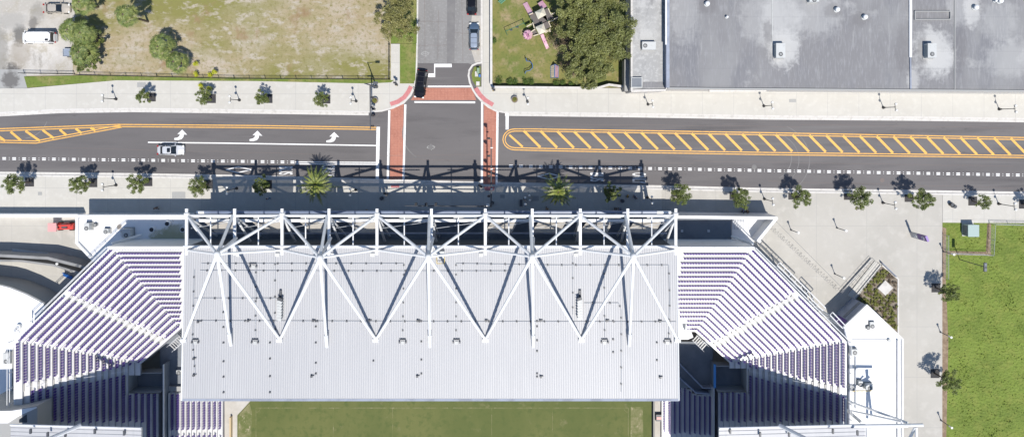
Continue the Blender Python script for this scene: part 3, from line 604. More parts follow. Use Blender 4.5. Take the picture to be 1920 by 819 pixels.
for i, (x, y, l) in enumerate([(745,160,'pedestrian signal post on the left corner of the side street'),(925,170,'pedestrian signal post at the end of the playground wall'),(703,205,'pedestrian signal post below the round planter by the left mast'),(727,363,'short signal post in the shadow by the lower end of the left crosswalk'),(901,348,'short signal post at the lower end of the right crosswalk')]):
    t = empty('pedestrian_signal', P(x,y,.13), l, 'signal post', 'short pedestrian signal posts at the junction'); c = P(x,y,.13)
    b = MB(); b.disc(c,.16,.13,.35,8).tube((c[0],c[1],.3),(c[0],c[1],3),.055,8); b.build('post','dark_steel',t)
    b = MB(); b.box((c[0]+.25,c[1],2.7),(.36,.4,.45)).box((c[0]-.05,c[1]+.3,2.7),(.4,.3,.45)); b.build('signal_head','black_metal',t)
    b = MB(); b.box((c[0],c[1]-.1,1.1),(.14,.14,.3)); b.build('push_button','yellow_metal',t)
for x, y, r, l in ((704,189,.6,'round planter beside the left signal mast, half hidden by its arm'),(965,187,.62,'round planter with grass on the pavement by the playground')):
    t = empty('planter', P(x,y,.13), l, 'planter', 'round concrete planters'); c = P(x,y,.13)
    b = MB(); b.disc(c, r*.85, .13, .75, 18, r); b.build('pot','grey_concrete',t); b = MB(); b.disc(c, r*.85, .7, .76, 18); b.build('soil','soil',t)
    b = MB(); leaves(b, [(c[0],c[1],.95)], [r*.7], 350, .07); b.build('plant','leaf_shrub',t)

# ---------------- vehicles ----------------
def car(px, py, L, Wd, rot, paint, label, kind='sedan', h=1.45, roof=None, name='parked_car', sunroof=False):
    t = empty(name, P(px,py,.005), label, 'van' if kind == 'van' else 'car', rz=rot)
    def prof(s):   # body top height
        if kind == 'sedan': return .62+.30*min(1,(1-abs(s))*3.2) if abs(s)>.6 else .92
        if kind == 'van': return (.8+.5*min(1,(1-s)*4)) if s>.62 else 1.2
        return (.66+.34*min(1,(1-s)*3)) if s>.5 else 1.0
    b = MB(); ns = 17; ring = []
    for i in range(ns):
        s = -1+2*i/(ns-1); x = s*L/2; w = Wd/2*(1-.26*abs(s)**7 - .04*abs(s)**2)*(1 if abs(s)<.99 else .9); z = prof(s)
        ring.append([(x,-w*.93,.22),(x,-w,.5),(x,-w*.97,z-.14),(x,-w*.82,z),(x,0,z+.035),(x,w*.82,z),(x,w*.97,z-.14),(x,w,.5),(x,w*.93,.22)])
    vs = [p for r_ in ring for p in r_]; m = 9
    fs = [(i*m+j,(i+1)*m+j,(i+1)*m+j+1,i*m+j+1) for i in range(ns-1) for j in range(m-1)]+[(i*m+m-1,(i+1)*m+m-1,(i+1)*m,i*m) for i in range(ns-1)]
    fs += [tuple(range(m)), tuple((ns-1)*m+j for j in range(m-1,-1,-1))]
    b.add(vs, [f[::-1] for f in fs]); body = b.build('body', paint, t, smooth=False, offset=False)
    bv = body.modifiers.new('b','BEVEL'); bv.width = .05; bv.segments = 2; bv.limit_method = 'ANGLE'; bv.angle_limit = R(35)
    if kind == 'sedan': x0, x1, t0, t1 = -.36*L, .24*L, -.22*L, .08*L
    elif kind == 'van': x0, x1, t0, t1 = -.49*L, .40*L, -.475*L, .27*L
    elif kind == 'wagon': x0, x1, t0, t1 = -.475*L, .27*L, -.43*L, .09*L
    else: x0, x1, t0, t1 = -.47*L, .25*L, -.40*L, .09*L
    zb = .93 if kind == 'sedan' else (1.15 if kind == 'van' else .98); wb, wt = Wd*.45, Wd*(.44 if kind == 'van' else .36)
    b = MB(); b.add([(x0,-wb,zb),(x1,-wb*.94,zb),(x1,wb*.94,zb),(x0,wb,zb),(t0,-wt,h),(t1,-wt,h),(t1,wt,h),(t0,wt,h)], [(3,2,1,0),(4,5,6,7),(0,1,5,4),(1,2,6,5),(2,3,7,6),(3,0,4,7)])
    b.build('window', 'glass_dark', t, offset=False)
    b = MB(); n = 10; rr = []
    for i in range(n+1):
        x = t0-.04+(t1-t0+.08)*i/n; q = abs(2*i/n-1)**4*.05; rr.append([(x,-wt-.02,h-.03),(x,-wt*.9,h+.03-q),(x,0,h+.07-q),(x,wt*.9,h+.03-q),(x,wt+.02,h-.03)])
    b.add([p for r_ in rr for p in r_], [((i+1)*5+j,i*5+j,i*5+j+1,(i+1)*5+j+1)[::-1] for i in range(n) for j in range(4)]); b.build('roof', roof or paint, t, offset=False)
    b = MB()
    for sx in (-1,1):
        b.tube((x1,sx*wb*.93,zb),(t1,sx*wt,h),.045,5).tube((x0,sx*wb*.98,zb),(t0,sx*wt,h),.05,5)
        for f in (.35,.66): xm = x0+(x1-x0)*f; tm = t0+(t1-t0)*f; b.tube((xm,sx*(wb+.0),zb),(tm,sx*(wt+.01),h),.035,5)
    b.build('pillar', roof or paint, t, offset=False)
    if sunroof: b = MB(); b.box((t1*.1,0,h+.085),(.55,.75,.02)); b.build('sunroof','glass_dark',t,offset=False)
    for sx in (-1,1):
        b = MB(); b.box((x1-.15,sx*(Wd/2+.08),zb+.03),(.16,.22,.13)); b.build('mirror', paint, t, offset=False)
        b = MB(); b.box((L/2-.12,sx*Wd*.36,.64),(.26,.36,.14)); b.build('headlight','lamp_white',t,offset=False)
        b = MB(); b.box((-L/2+.1,sx*Wd*.38,.74),(.2,.3,.16)); b.build('taillight','lamp_red',t,offset=False)
        for wx in (-.3,.32):
            b = MB(); y = sx*Wd*.46; b.tube((wx*L,y-.11,.33),(wx*L,y+.11,.33),.33,16); w = b.build('wheel','rubber',t,offset=False)
            b = MB(); b.tube((wx*L,y-.115,.33),(wx*L,y+.115,.33),.2,12); b.build('rim','chrome',w,offset=False)
    if kind in ('wagon','suv'):
        b = MB()
        for sx in (-1,1): b.tube((t0+.1,sx*wt*.88,h+.11),(t1-.1,sx*wt*.88,h+.11),.025,5)
        for f in (.3,.68): xx = t0+(t1-t0)*f; b.tube((xx,-wt*.88,h+.11),(xx,wt*.88,h+.11),.02,5)
        b.build('roof_rack','black_metal',t,offset=False)
    if kind == 'van':
        b = MB(); b.box((t0+.55,.55,h+.1),(.5,.35,.1)); b.build('roof_vent','black_metal',t,offset=False)
    return t
car(323.5,281,4.75,1.85,0,'car_silver','silver sedan with a dark sunroof driving in the lane above the bus lane','sedan',sunroof=True,name='sedan_car')
car(110.5,17.5,4.7,1.8,0,'car_beige','old beige sedan parked on the sandy lot at the top','sedan',name='parked_car')
car(79,72,5.9,2.05,math.pi,'car_white','long white van parked nose to the left on the sandy lot','van',h=2.1,name='parked_van')
car(790,158,5.0,1.95,-math.pi/2-.13,'car_black','black suv turning out of the side street over the red crosswalk','suv',h=1.75,name='suv_car')
car(889.5,69.5,4.8,1.85,math.pi/2,'car_blue','blue grey estate car with a pale roof parked at the side street kerb','wagon',h=1.5,roof='wagon_roof',name='parked_car')
car(885,5,4.7,1.85,math.pi/2,'car_black','black car cut by the top edge, parked ahead of the blue estate','sedan',name='parked_car')
t = empty('utility_trailer', P(132,99,.02), 'small white flatbed trailer sticking out of the palms', 'trailer'); c = P(131.5,99.5,.02)
b = MB(); b.box((c[0],c[1],.55),(1.6,1.35,.12)); b.build('deck','wagon_roof',t); b = MB()
for s in (-1,1): b.box((c[0],c[1]+s*.68,.68),(1.6,.05,.25))
b.box((c[0]-.8,c[1],.68),(.05,1.35,.25)).tube((c[0]-.8,c[1],.5),(c[0]-1.3,c[1],.45),.04,6); b.build('frame','grey_steel',t)
for s in (-1,1): b = MB(); b.tube((c[0],c[1]+s*.82,.3),(c[0],c[1]+s*.66,.3),.3,12); b.build('wheel','rubber',t)

# ---------------- buildings on the right, north side ----------------
def AC(px, py, z, w, d, h, lab, g='rooftop air conditioners on the grey roofs', fan=(0,-.25), rz=0):
    c = P(px, py, z+h); t = empty('air_conditioner', (c[0],c[1],z), lab, 'air conditioner', g)
    b = MB(); b.box((c[0],c[1],z+h/2),(w,d,h)); b.build('casing','hvac',t)
    b = MB(); b.box((c[0],c[1],z+.05),(w+.3,d+.3,.1)); b.build('plinth','grey_cover',t)
    b = MB(); fx, fy = c[0]+fan[0]*w, c[1]+fan[1]*d; b.disc((fx,fy), .36, z+h+.005, z+h+.03, 16); f = b.build('fan','black_metal',t)
    b = MB()
    for k in range(4): a = k*math.pi/4; b.box((fx,fy,z+h+.045),(.62,.05,.02),a)
    b.build('grille','hvac',f)
    b = MB(); b.box((c[0]-w/2-.02,c[1],z+h*.55),(.03,d*.8,h*.7)); b.build('louvre','hvac_side',t)
zr = 6.0
t = empty('pale_roof_building', P(1215,160,0), 'narrow building with a pale stained roof beside the live oak', 'building')
b = MB(); q = [P2(1184,-420,zr),P2(1247,-420,zr),P2(1247,171,zr),P2(1184,173,zr)]; b.prism(q, -.05, zr-.15); b.build('wall','kerb_concrete',t)
b = MB(); b.prism([P2(1185.5,-420,zr),P2(1246,-420,zr),P2(1246,166,zr),P2(1185.5,168,zr)], zr-.147, zr-.05); b.build('roof','pale_membrane',t)
b = MB(); b.strip([P2(1184,-420,zr),P2(1184,170,zr),P2(1247,169,zr)], .3, zr-.14, zr+.2); b.build('parapet','kerb_concrete',t)
b = MB(); b.prism([P2(1206,154,zr),P2(1246,154,zr),P2(1246,165,zr),P2(1206,165,zr)], zr-.04, zr+.0); b.build('roof_patch','membrane',t)
t = empty('grey_roof_building', P(1600,165,0), 'long low building with the big stained grey roof along the north pavement', 'building')
z2 = 6.8
b = MB(); b.prism([P2(1249,-420,z2),P2(2400,-420,z2),P2(2400,176,z2),P2(1705,171,z2),P2(1249,167,z2)], -.05, z2-.15); b.build('wall','kerb_concrete',t)
b = MB(); b.prism([P2(1253,-419,z2),P2(2400,-419,z2),P2(2400,171,z2),P2(1705,167,z2),P2(1253,163,z2)], z2-.147, z2-.05); b.build('roof','membrane',t)
b = MB(); b.strip([P2(1250.5,-420,z2),P2(1250.5,165,z2)], .55, z2-.5, z2+.75); b.build('parapet','parapet_blue',t)
b = MB(); b.strip([P2(1253,166,z2),P2(1705,169.5,z2),P2(2400,174,z2)], .3, z2-.14, z2+.15); b.build('parapet','grey_cover',t)
b = MB(); b.strip([P2(1249,-420,z2+.9),P2(1249,84,z2+.9)], .25, z2+.7, z2+.86); b.build('coping','white_steel',t)
b = MB(); b.strip([P2(1706.5,-420,z2),P2(1706.5,108,z2)], .42, z2-.05, z2+.2); b.build('coping','white_steel',t)
b = MB(); b.strip([P2(1706.5,108,z2),P2(1707,167,z2)], .25, z2-.05, z2+.15); b.build('ridge','parapet_blue',t)
b = MB(); b.strip([P2(1790,-420,z2),P2(1790,168,z2)], .15, z2-.05, z2+.08); b.build('ridge','grey_cover',t)
b = MB(); b.strip([P2(1447,-420,z2),P2(1448,80,z2)], .1, z2-.05, z2+.02); b.build('pipe','roof_patch',t)
b = MB(); x0,y0 = P2(1714.5,22,z2); x1,y1 = P2(1781,37,z2)
b.strip([(x0,y0),(x1,y0),(x1,y1),(x0,y1),(x0,y0)], .15, z2-.05, z2+.25); b.build('roof_curb','grey_cover',t)
b = MB(); b.prism([P2(1330,164,4.6),P2(1437,166,4.6),P2(1437,172,4.6),P2(1330,172.5,4.6)], 4.2, 4.6)
tag(b.build('door_canopy','kerb_concrete'),'flat grey canopy jutting from the grey roof building over the pavement','canopy')
for o in []: pass
AC(1217,86,zr-.05,2.3,1.35,.9,'pale air conditioner on the narrow pale roof',fan=(-.28,0))
AC(1464,95,z2-.05,1.55,2.45,1.15,'air conditioner on a bleached patch in the middle of the grey roof')
AC(1748,95,z2-.05,1.45,2.4,1.25,'air conditioner between the two roof ridges at the right')
AC(1527,-3,z2-.05,1.6,1.2,1.0,'air conditioner cut by the top edge above the grey roof')
t = empty('skylight', P(1193,155,zr), 'square dark skylight box at the lower corner of the pale roof', 'skylight'); c = P(1194,155,zr+.5)
b = MB(); b.box((c[0],c[1],zr+.2),(1.9,1.75,.5)); b.build('frame','hvac',t); b = MB(); b.box((c[0],c[1],zr+.46),(1.65,1.5,.04)); b.build('glass','dark_wall',t)
for x, y, l in ((1325,8,'white roof vent at the top left of the grey roof'),(1568,19,'white roof vent left of the two on the mid grey roof'),(1620,33,'lowest white roof vent of the mid grey roof'),(1362,33,'small pale drain vent near the top left roof vent'),(1827,15,'white vent inside a bleached oval at the right'),(1873,3,'white vent at the top edge of the right roof'),(1864,3,'tiny white drain vent beside the top edge vent')):
    t = empty('roof_vent', P(x,y,z2), l, 'roof vent', 'small white vents on the grey roof'); c = P(x,y,z2); r = .22 if 'small' in l or 'tiny' in l else .42
    b = MB(); b.disc(c, r*1.15, z2-.05, z2+.1, 14).disc(c, r*.6, z2+.1, z2+.5, 12); b.build('base','hvac',t); b = MB(); b.ball((c[0],c[1],z2+.55), r, 12, .6); b.build('cap','white_steel',t,smooth=True)

# ---------------- playground ----------------
zt = 1.5
def quadpx(pts, z): return [P2(x,y,z) for x,y in pts]
t = empty('play_tower', P(1015,40,.02), 'pink and cream play structure with roofs, tube slide and ramps on the lawn', 'play structure')
def rel(x, y): return (920+x/5.85, y/5.85)
def rq(*pts): return [rel(*p) for p in pts]
for pts, z in ((rq((425,180),(480,150),(640,110),(600,20),(655,160),(700,200),(560,260),(470,280)),0),): pass
for pts in (rq((428,185),(482,140),(520,215),(465,245)), rq((465,245),(520,215),(560,265),(490,300)), rq((590,110),(620,90),(665,160),(700,205),(620,235),(560,180)), rq((520,215),(605,170),(625,235),(550,270)), rq((430,350),(490,330),(530,380),(480,400)), rq((550,260),(620,230),(650,300),(600,330))):
    b = MB(); b.prism(quadpx(pts, zt), zt-.12, zt); b.build('deck','play_deck',t)
b = MB()
for x, y in ((428,185),(482,140),(590,110),(620,90),(665,160),(465,245),(625,235),(600,330),(490,300),(560,265),(605,170)):
    c = P(*rel(x,y), zt); b.tube((c[0],c[1],0),(c[0],c[1],zt+1),.06,6)
b.build('post','green_paint',t)
def pyr(pts, z0, z1, mat):
    q = [(*p, z0) for p in quadpx(pts, z0)]; c = (sum(p[0] for p in q)/4, sum(p[1] for p in q)/4, z1)
    b = MB(); b.add(q+[c], [(0,1,4),(1,2,4),(2,3,4),(3,0,4),(0,1,2,3)]); b.build('tower_roof', mat, t)
pyr(rq((485,135),(580,85),(610,165),(520,215)), 3.0, 3.8, 'ivory_plastic'); pyr(rq((490,300),(580,260),(610,350),(535,385)), 3.0, 3.7, 'ivory_plastic')
def slide(p0, p1, z0, z1, w, mat, nm='slide'):
    a, c = Vector(P(*rel(*p0), z0)), Vector(P(*rel(*p1), z1)); d = (c-a); n = Vector((-d.y,d.x,0)).normalized()*w/2; b = MB(); uu = Vector((0,0,.25))
    b.add([a-n,c-n,c+n,a+n,a-n+uu,c-n+uu,c+n+uu,a+n+uu,a-n-uu*.2,c-n-uu*.2,c+n-uu*.2,a+n-uu*.2], [(0,1,2,3),(0,4,5,1),(3,2,6,7),(8,11,10,9),(8,9,1,0),(3,2,10,11)]); b.build(nm, mat, t)
slide((445,165),(375,35),1.6,.3,.85,'pink_plastic'); slide((560,380),(625,535),1.5,.2,.6,'pink_plastic'); slide((590,90),(540,25),2.0,1.2,1.0,'pink_plastic','climbing_panel')
for p0, p1 in (((420,165),(465,145)),((395,295),(450,265)),((600,335),(660,345)),((600,365),(655,320)),((660,160),(705,145)),((690,215),(735,195)),((630,95),(660,160)),((630,245),(690,225)),((460,250),(480,310)),((440,355),(490,320)),((470,395),(525,378)),((635,245),(660,300))):
    a, c = P(*rel(*p0), zt+.6), P(*rel(*p1), zt+.6); b = MB(); b.strip([a[:2],c[:2]], .14, zt-.1, zt+.65); b.build('guard_panel','cream_plastic',t)
c = P(*rel(408,378), 1.7); b = MB()
for i in range(10):
    a0, a1 = i*.62, (i+1)*.62; b.tube((c[0]+.5*math.cos(a0),c[1]+.5*math.sin(a0),1.7-.13*i),(c[0]+.5*math.cos(a1),c[1]+.5*math.sin(a1),1.7-.13*(i+1)),.38,10)
b.build('spiral_slide','pink_plastic',t); b = MB(); b.tube((c[0]-.3,c[1]+.2,1.9),(c[0]+.1,c[1]-.6,1.85),.16,8); b.build('slide_hood','pink_dark',t)
slide((700,215),(780,160),1.0,.3,.7,'play_deck','ramp')
t = empty('swing_frame', P(963,46,.02), 'green A-frame swing set with a long crossbar on the lawn', 'swing'); b = MB()
A_, B_ = P(*rel(165,345),2.3), P(*rel(365,255),2.3); b.tube(A_,B_,.05,6)
b.build('crossbar','green_paint',t)
for c, s in ((A_,(150,315,182,390)),(B_,(350,205,385,285))):
    p, q = P(*rel(s[0],s[1])), P(*rel(s[2],s[3])); b = MB(); b.tube(c,p,.05,6).tube(c,q,.05,6); b.build('leg','green_paint',t)
for f in (.3,.65):
    m = Vector(A_).lerp(Vector(B_), f); b = MB(); b.box((m.x,m.y,.5),(.45,.2,.04)).tube((m.x-.2,m.y,.5),(m.x-.2,m.y,2.3),.012,4).tube((m.x+.2,m.y,.5),(m.x+.2,m.y,2.3),.012,4); b.build('swing_seat','dark_steel',t)
t = empty('climbing_arc', P(993,124,.02), 'blue curved rope climber on the lawn', 'climbing frame'); b = MB()
pts = [(388,640),(392,672),(430,675),(458,705),(460,745),(430,775),(385,785),(378,805)]
for z in (.5,1.4): b.path([P(*rel(*p), z) for p in pts], .05, 6)
for p in (pts[0],pts[3],pts[4],pts[-1]): c = P(*rel(*p),1.4); b.tube((c[0],c[1],0),c,.05,6)
b.build('frame','blue_paint',t); b = MB()
for i in range(len(pts)-1): a, c = P(*rel(*pts[i]),.5), P(*rel(*pts[i+1]),1.4); b.tube(a,c,.02,4); a, c = P(*rel(*pts[i]),1.4), P(*rel(*pts[i+1]),.5); b.tube(a,c,.02,4)
b.build('rope','dark_steel',t)
t = empty('climbing_wedge', P(1040,133,.02), 'blue edged A-shaped climbing wedge with net and slats on the lawn', 'climbing frame')
T0, T1 = P(1040.5,121,1.5), P(1040,145.5,1.5); b = MB(); a0,a1 = P(1032.5,124), P(1032.5,146); e0,e1 = P(1047,124), P(1047,146)
b.path([a0,T0,e0],.05).path([a1,T1,e1],.05).tube(T0,T1,.06).tube(a0,a1,.04).tube(e0,e1,.04); b.build('frame','blue_paint',t); b = MB()
for k in range(7):
    f = k/6; b.tube(Vector(a0).lerp(Vector(a1),f),Vector(T0).lerp(Vector(T1),f),.04,4); b.tube(Vector(a0).lerp(Vector(T0),f),Vector(a1).lerp(Vector(T1),f),.04,4)
b.build('net','cream_plastic',t); b = MB(); b.add([T0,T1,e1,e0],[(0,1,2,3)]); b.build('slat_panel','pink_plastic',t)
for pts, l in ((((944,1),(958,-8)),'green slatted picnic bench cut by the top edge, inner plank'),):
    t = empty('picnic_bench', P(945,2,.02), 'green slatted bench at the top edge of the playground', 'bench')
    for k in range(3): b = MB(); a, c = P(934.5+k*2.2,4+k*1.7,.5), P(950+k*2.2,-9+k*1.7,.5); b.strip([a[:2],c[:2]],.2,.45 + .2*(k==1),.5+.2*(k==1)); b.build('plank','bench_green',t)
    b = MB(); c = P(940,2,.2); b.box((c[0],c[1],.22),(.1,.5,.44)); c = P(951,-7,.2); b.box((c[0],c[1],.22),(.1,.5,.44)); b.build('leg','green_paint',t)
# kerb island items
for (x,y,w,d,h,mat,l,nm,ct) in ((893.5,139,.55,.95,.12,'kerb_concrete','larger pale concrete pad on the kerb island','concrete_pad','concrete pad'),(896,157,.6,.75,.12,'kerb_concrete','smaller pale concrete pad at the lower end of the kerb island','concrete_pad','concrete pad'),(897,133.5,.45,1.0,.9,'sage_box','green utility cabinet on the kerb island','utility_box','utility cabinet'),(899.5,142.5,.35,.5,.5,'blue_paint','small blue box beside the green cabinet on the kerb island','utility_box','utility box')):
    c = P(x,y,.17); b = MB(); b.box((c[0],c[1],.17+h/2),(w,d,h)).box((c[0],c[1],.17+h+.02),(w*.9,d*.9,.04)); tag(b.build(nm,mat),l,ct)
c = P(812,196.5,.0)

# green utility cabinet on plot, kiosk totem
t = empty('utility_cabinet', P(1812,430,.02), 'pale green transformer cabinet on a concrete pad in the grass plot', 'utility cabinet'); c = P(1826,431.5,1.6)
b = MB(); b.prism(pp([(1803,412.5),(1824,412.5),(1824,442),(1803,442)]), 0, .18); b.build('pad','kerb_concrete',t)
c = P(1819.5,431.3,.9); b = MB(); b.box((c[0],c[1],.95),(1.85,2.0,1.5)); b.build('casing','green_box',t); b = MB(); b.box((c[0],c[1],1.73),(1.95,2.1,.07)); b.build('lid','green_box',t)
b = MB(); b.box((c[0]-.95,c[1],.9),(.04,1.7,1.2)); b.build('door','dark_wall',t)
ang = math.atan2(-7,-6)
t = empty('totem_sign', P(1709,439,.13), 'tall purple and grey totem sign with a white emblem standing alone on the plaza', 'sign'); a = P(1706.5,434.5,.13); c = P(1710.5,444,.13)
d = Vector((c[0]-a[0], c[1]-a[1])).normalized(); n = Vector((d.y,-d.x))*-1
if n.x > 0: n = -n
mid = Vector(((a[0]+c[0])/2,(a[1]+c[1])/2)); LL = 1.0; th = .32; rz = math.atan2(d.y,d.x)
b = MB(); b.box((mid.x,mid.y,1.25),(LL,th,2.2),rz); b.build('lower_panel','grey_panel',t); b = MB(); b.box((mid.x,mid.y,3.6),(LL,th,2.5),rz); b.build('upper_panel','purple_panel',t)
b = MB(); b.box((mid.x,mid.y,4.88),(LL+.04,th+.04,.06),rz); b.build('cap','purple_light',t)
for sg in (1,-1):
    b = MB(); cc = Vector((mid.x,mid.y,3.9))+Vector((n.x,n.y,0))*sg*(th/2+.01); 
    for k in range(12):
        a0, a1 = k*math.pi/6, (k+1)*math.pi/6; f = lambda a_: cc+Vector((d.x,d.y,0))*.3*math.cos(a_)+Vector((0,0,.34*math.sin(a_))); b.tube(f(a0),f(a1),.04,5)
    for k in range(3): b.tube(cc+Vector((d.x,d.y,0))*(-.15)+Vector((0,0,.12*(k-1))), cc+Vector((d.x,d.y,0))*.15+Vector((0,0,.12*(k-1))), .025, 4)
    b.build('emblem','lamp_white',t)
    b = MB()
    for k in range(4): b.tube(cc+Vector((d.x*-.3,d.y*-.3,-2.0-.25*k)), cc+Vector((d.x*.3,d.y*.3,-2.0-.25*k)), .03, 4)
    b.build('notice','lamp_white',t)

# ================= STADIUM =================
# pitch and bowl floor
zp = -2.4
b = MB(); b.prism([P2(-420,440,0),P2(1595,440,0),P2(1595,1400,0),P2(-420,1400,0)], zp-.3, zp-.06); struct('bowl_floor', b, 'cream_floor')
b = MB(); q = [P2(445,778,zp),P2(469,752,zp),P2(1222,740,zp),P2(1222,1500,zp),P2(445,1500,zp)]; b.sheet([P2(445,600,zp),P2(445,1500,zp),P2(1222,1500,zp),P2(1222,600,zp)], zp-.03)
struct('pitch', MB().sheet([P2(445,778,zp),P2(469,752,zp),P2(500,600,zp),P2(1222,600,zp),P2(1222,1500,zp),P2(445,1500,zp)], zp), 'pitch_grass')
struct('worn_turf', MB().sheet([P2(447,778,zp),P2(468,755,zp),P2(472,770,zp),P2(470,900,zp),P2(447,900,zp)], zp+.006).sheet([P2(1183,762,zp),P2(1205,762,zp),P2(1208,900,zp),P2(1181,900,zp)], zp+.006), 'worn_turf')
b = MB(); z = zp+.012
for l in ([(480,1400),(480,764),(1178,764),(1178,1400)], [(625,764),(625,1400)],[(736,764),(736,1400)],[(922,764),(922,1400)],[(1036,764),(1036,1400)]): b.strip([P2(x,y,zp) for x,y in l], .10 if len(l)>2 else .06, z + (0 if len(l)>2 else .004))
for cx, s in ((480,1),(1178,-1)): b.strip([P2(cx+s*8*math.cos(a), 764+8*math.sin(a), zp) for a in np.linspace(0,math.pi/2,7)], .07, z+.008)
struct('pitch_marking', b, 'worn_turf')
tag(MB().strip([P2(431.5,782,zp+.8),P2(431.5,1200,zp+.8)],.25,zp-.1,zp+.8).build('touchline_barrier','cream_kerb'),'tan barrier board between the left lower seats and the pitch','barrier')
tag(MB().strip([P2(1226,740,zp+.8),P2(1226,1200,zp+.8)],.25,zp-.1,zp+.9).build('touchline_barrier','black_metal'),'black barrier board along the right edge of the pitch','barrier')
struct('touchline_path', MB().sheet([P2(1228,700,zp),P2(1241,700,zp),P2(1241,1500,zp),P2(1228,1500,zp)], zp+.0).sheet([P2(424,740,zp),P2(468,751,zp),P2(444,779,zp),P2(444,1500,zp),P2(424,1500,zp)], zp+.003), 'cream_floor')
t = empty('equipment_cart', P(1234,780,zp), 'small orange and black equipment cart on the path right of the pitch', 'cart'); c = P(1234,780,zp)
MB().box((c[0],c[1],zp+.45),(1.0,1.2,.5)).build('frame','dark_steel',t); MB().box((c[0],c[1],zp+.74),(.8,.45,.08)).build('tray','red_paint',t)
for s in (-1,1):
    for s2 in (-1,1): MB().tube((c[0]+s*.45,c[1]+s2*.5,zp+.15),(c[0]+s*.55,c[1]+s2*.5,zp+.15),.15,8).build('wheel','rubber',t)

RISE, Z0 = .42, 11.3
def zk(k): return Z0-RISE*k
def SLeft(k):
    h1 = (211.5+7.35*k, 466.4+8.85*k-.025*k*k); h2 = (33.5+14.45*k-.08*k*k, 641+2.35*k)
    return [(356,466.4+8.85*k-.025*k*k), h1, h2, (h2[0]-.0,1000)]
def SRight(k):
    y = 467.4+8.85*k-.03*k*k; h1 = (1408.5-5.65*k, y); h2 = (1581-12.2*k+.04*k*k, 641+2.1*k)
    return [(1258,y), h1, h2, (h2[0],1000)]
SEAT = []   # (x,y,z,rot,row,facet,side)
def lerp(a, b, t): return (a[0]+(b[0]-a[0])*t, a[1]+(b[1]-a[1])*t)
def seat_line(a, b, z, rotz, row, facet, side, skip, n_off=0):
    A, B = Vector(P2(*a, z)), Vector(P2(*b, z)); L = (B-A).length; sp = .455; n = int(L/sp)
    for i in range(n):
        p = A.lerp(B, (i+.5)*sp/L); px, py = VX+p.x*F/(H-z), VY-p.y*F/(H-z)
        if skip(px, py, row): continue
        SEAT.append((p.x, p.y, z-.5, rotz, row, facet, side))
def band(px, py, a, b, hw):
    d = (b[0]-a[0], b[1]-a[1]); L = math.hypot(*d); return abs((px-a[0])*d[1]-(py-a[1])*d[0])/L < hw
def seg_int(p, q, a, b):
    d1 = (q[0]-p[0],q[1]-p[1]); d2 = (b[0]-a[0],b[1]-a[1]); den = d1[0]*d2[1]-d1[1]*d2[0]
    s = ((a[0]-p[0])*d2[1]-(a[1]-p[1])*d2[0])/den; return s
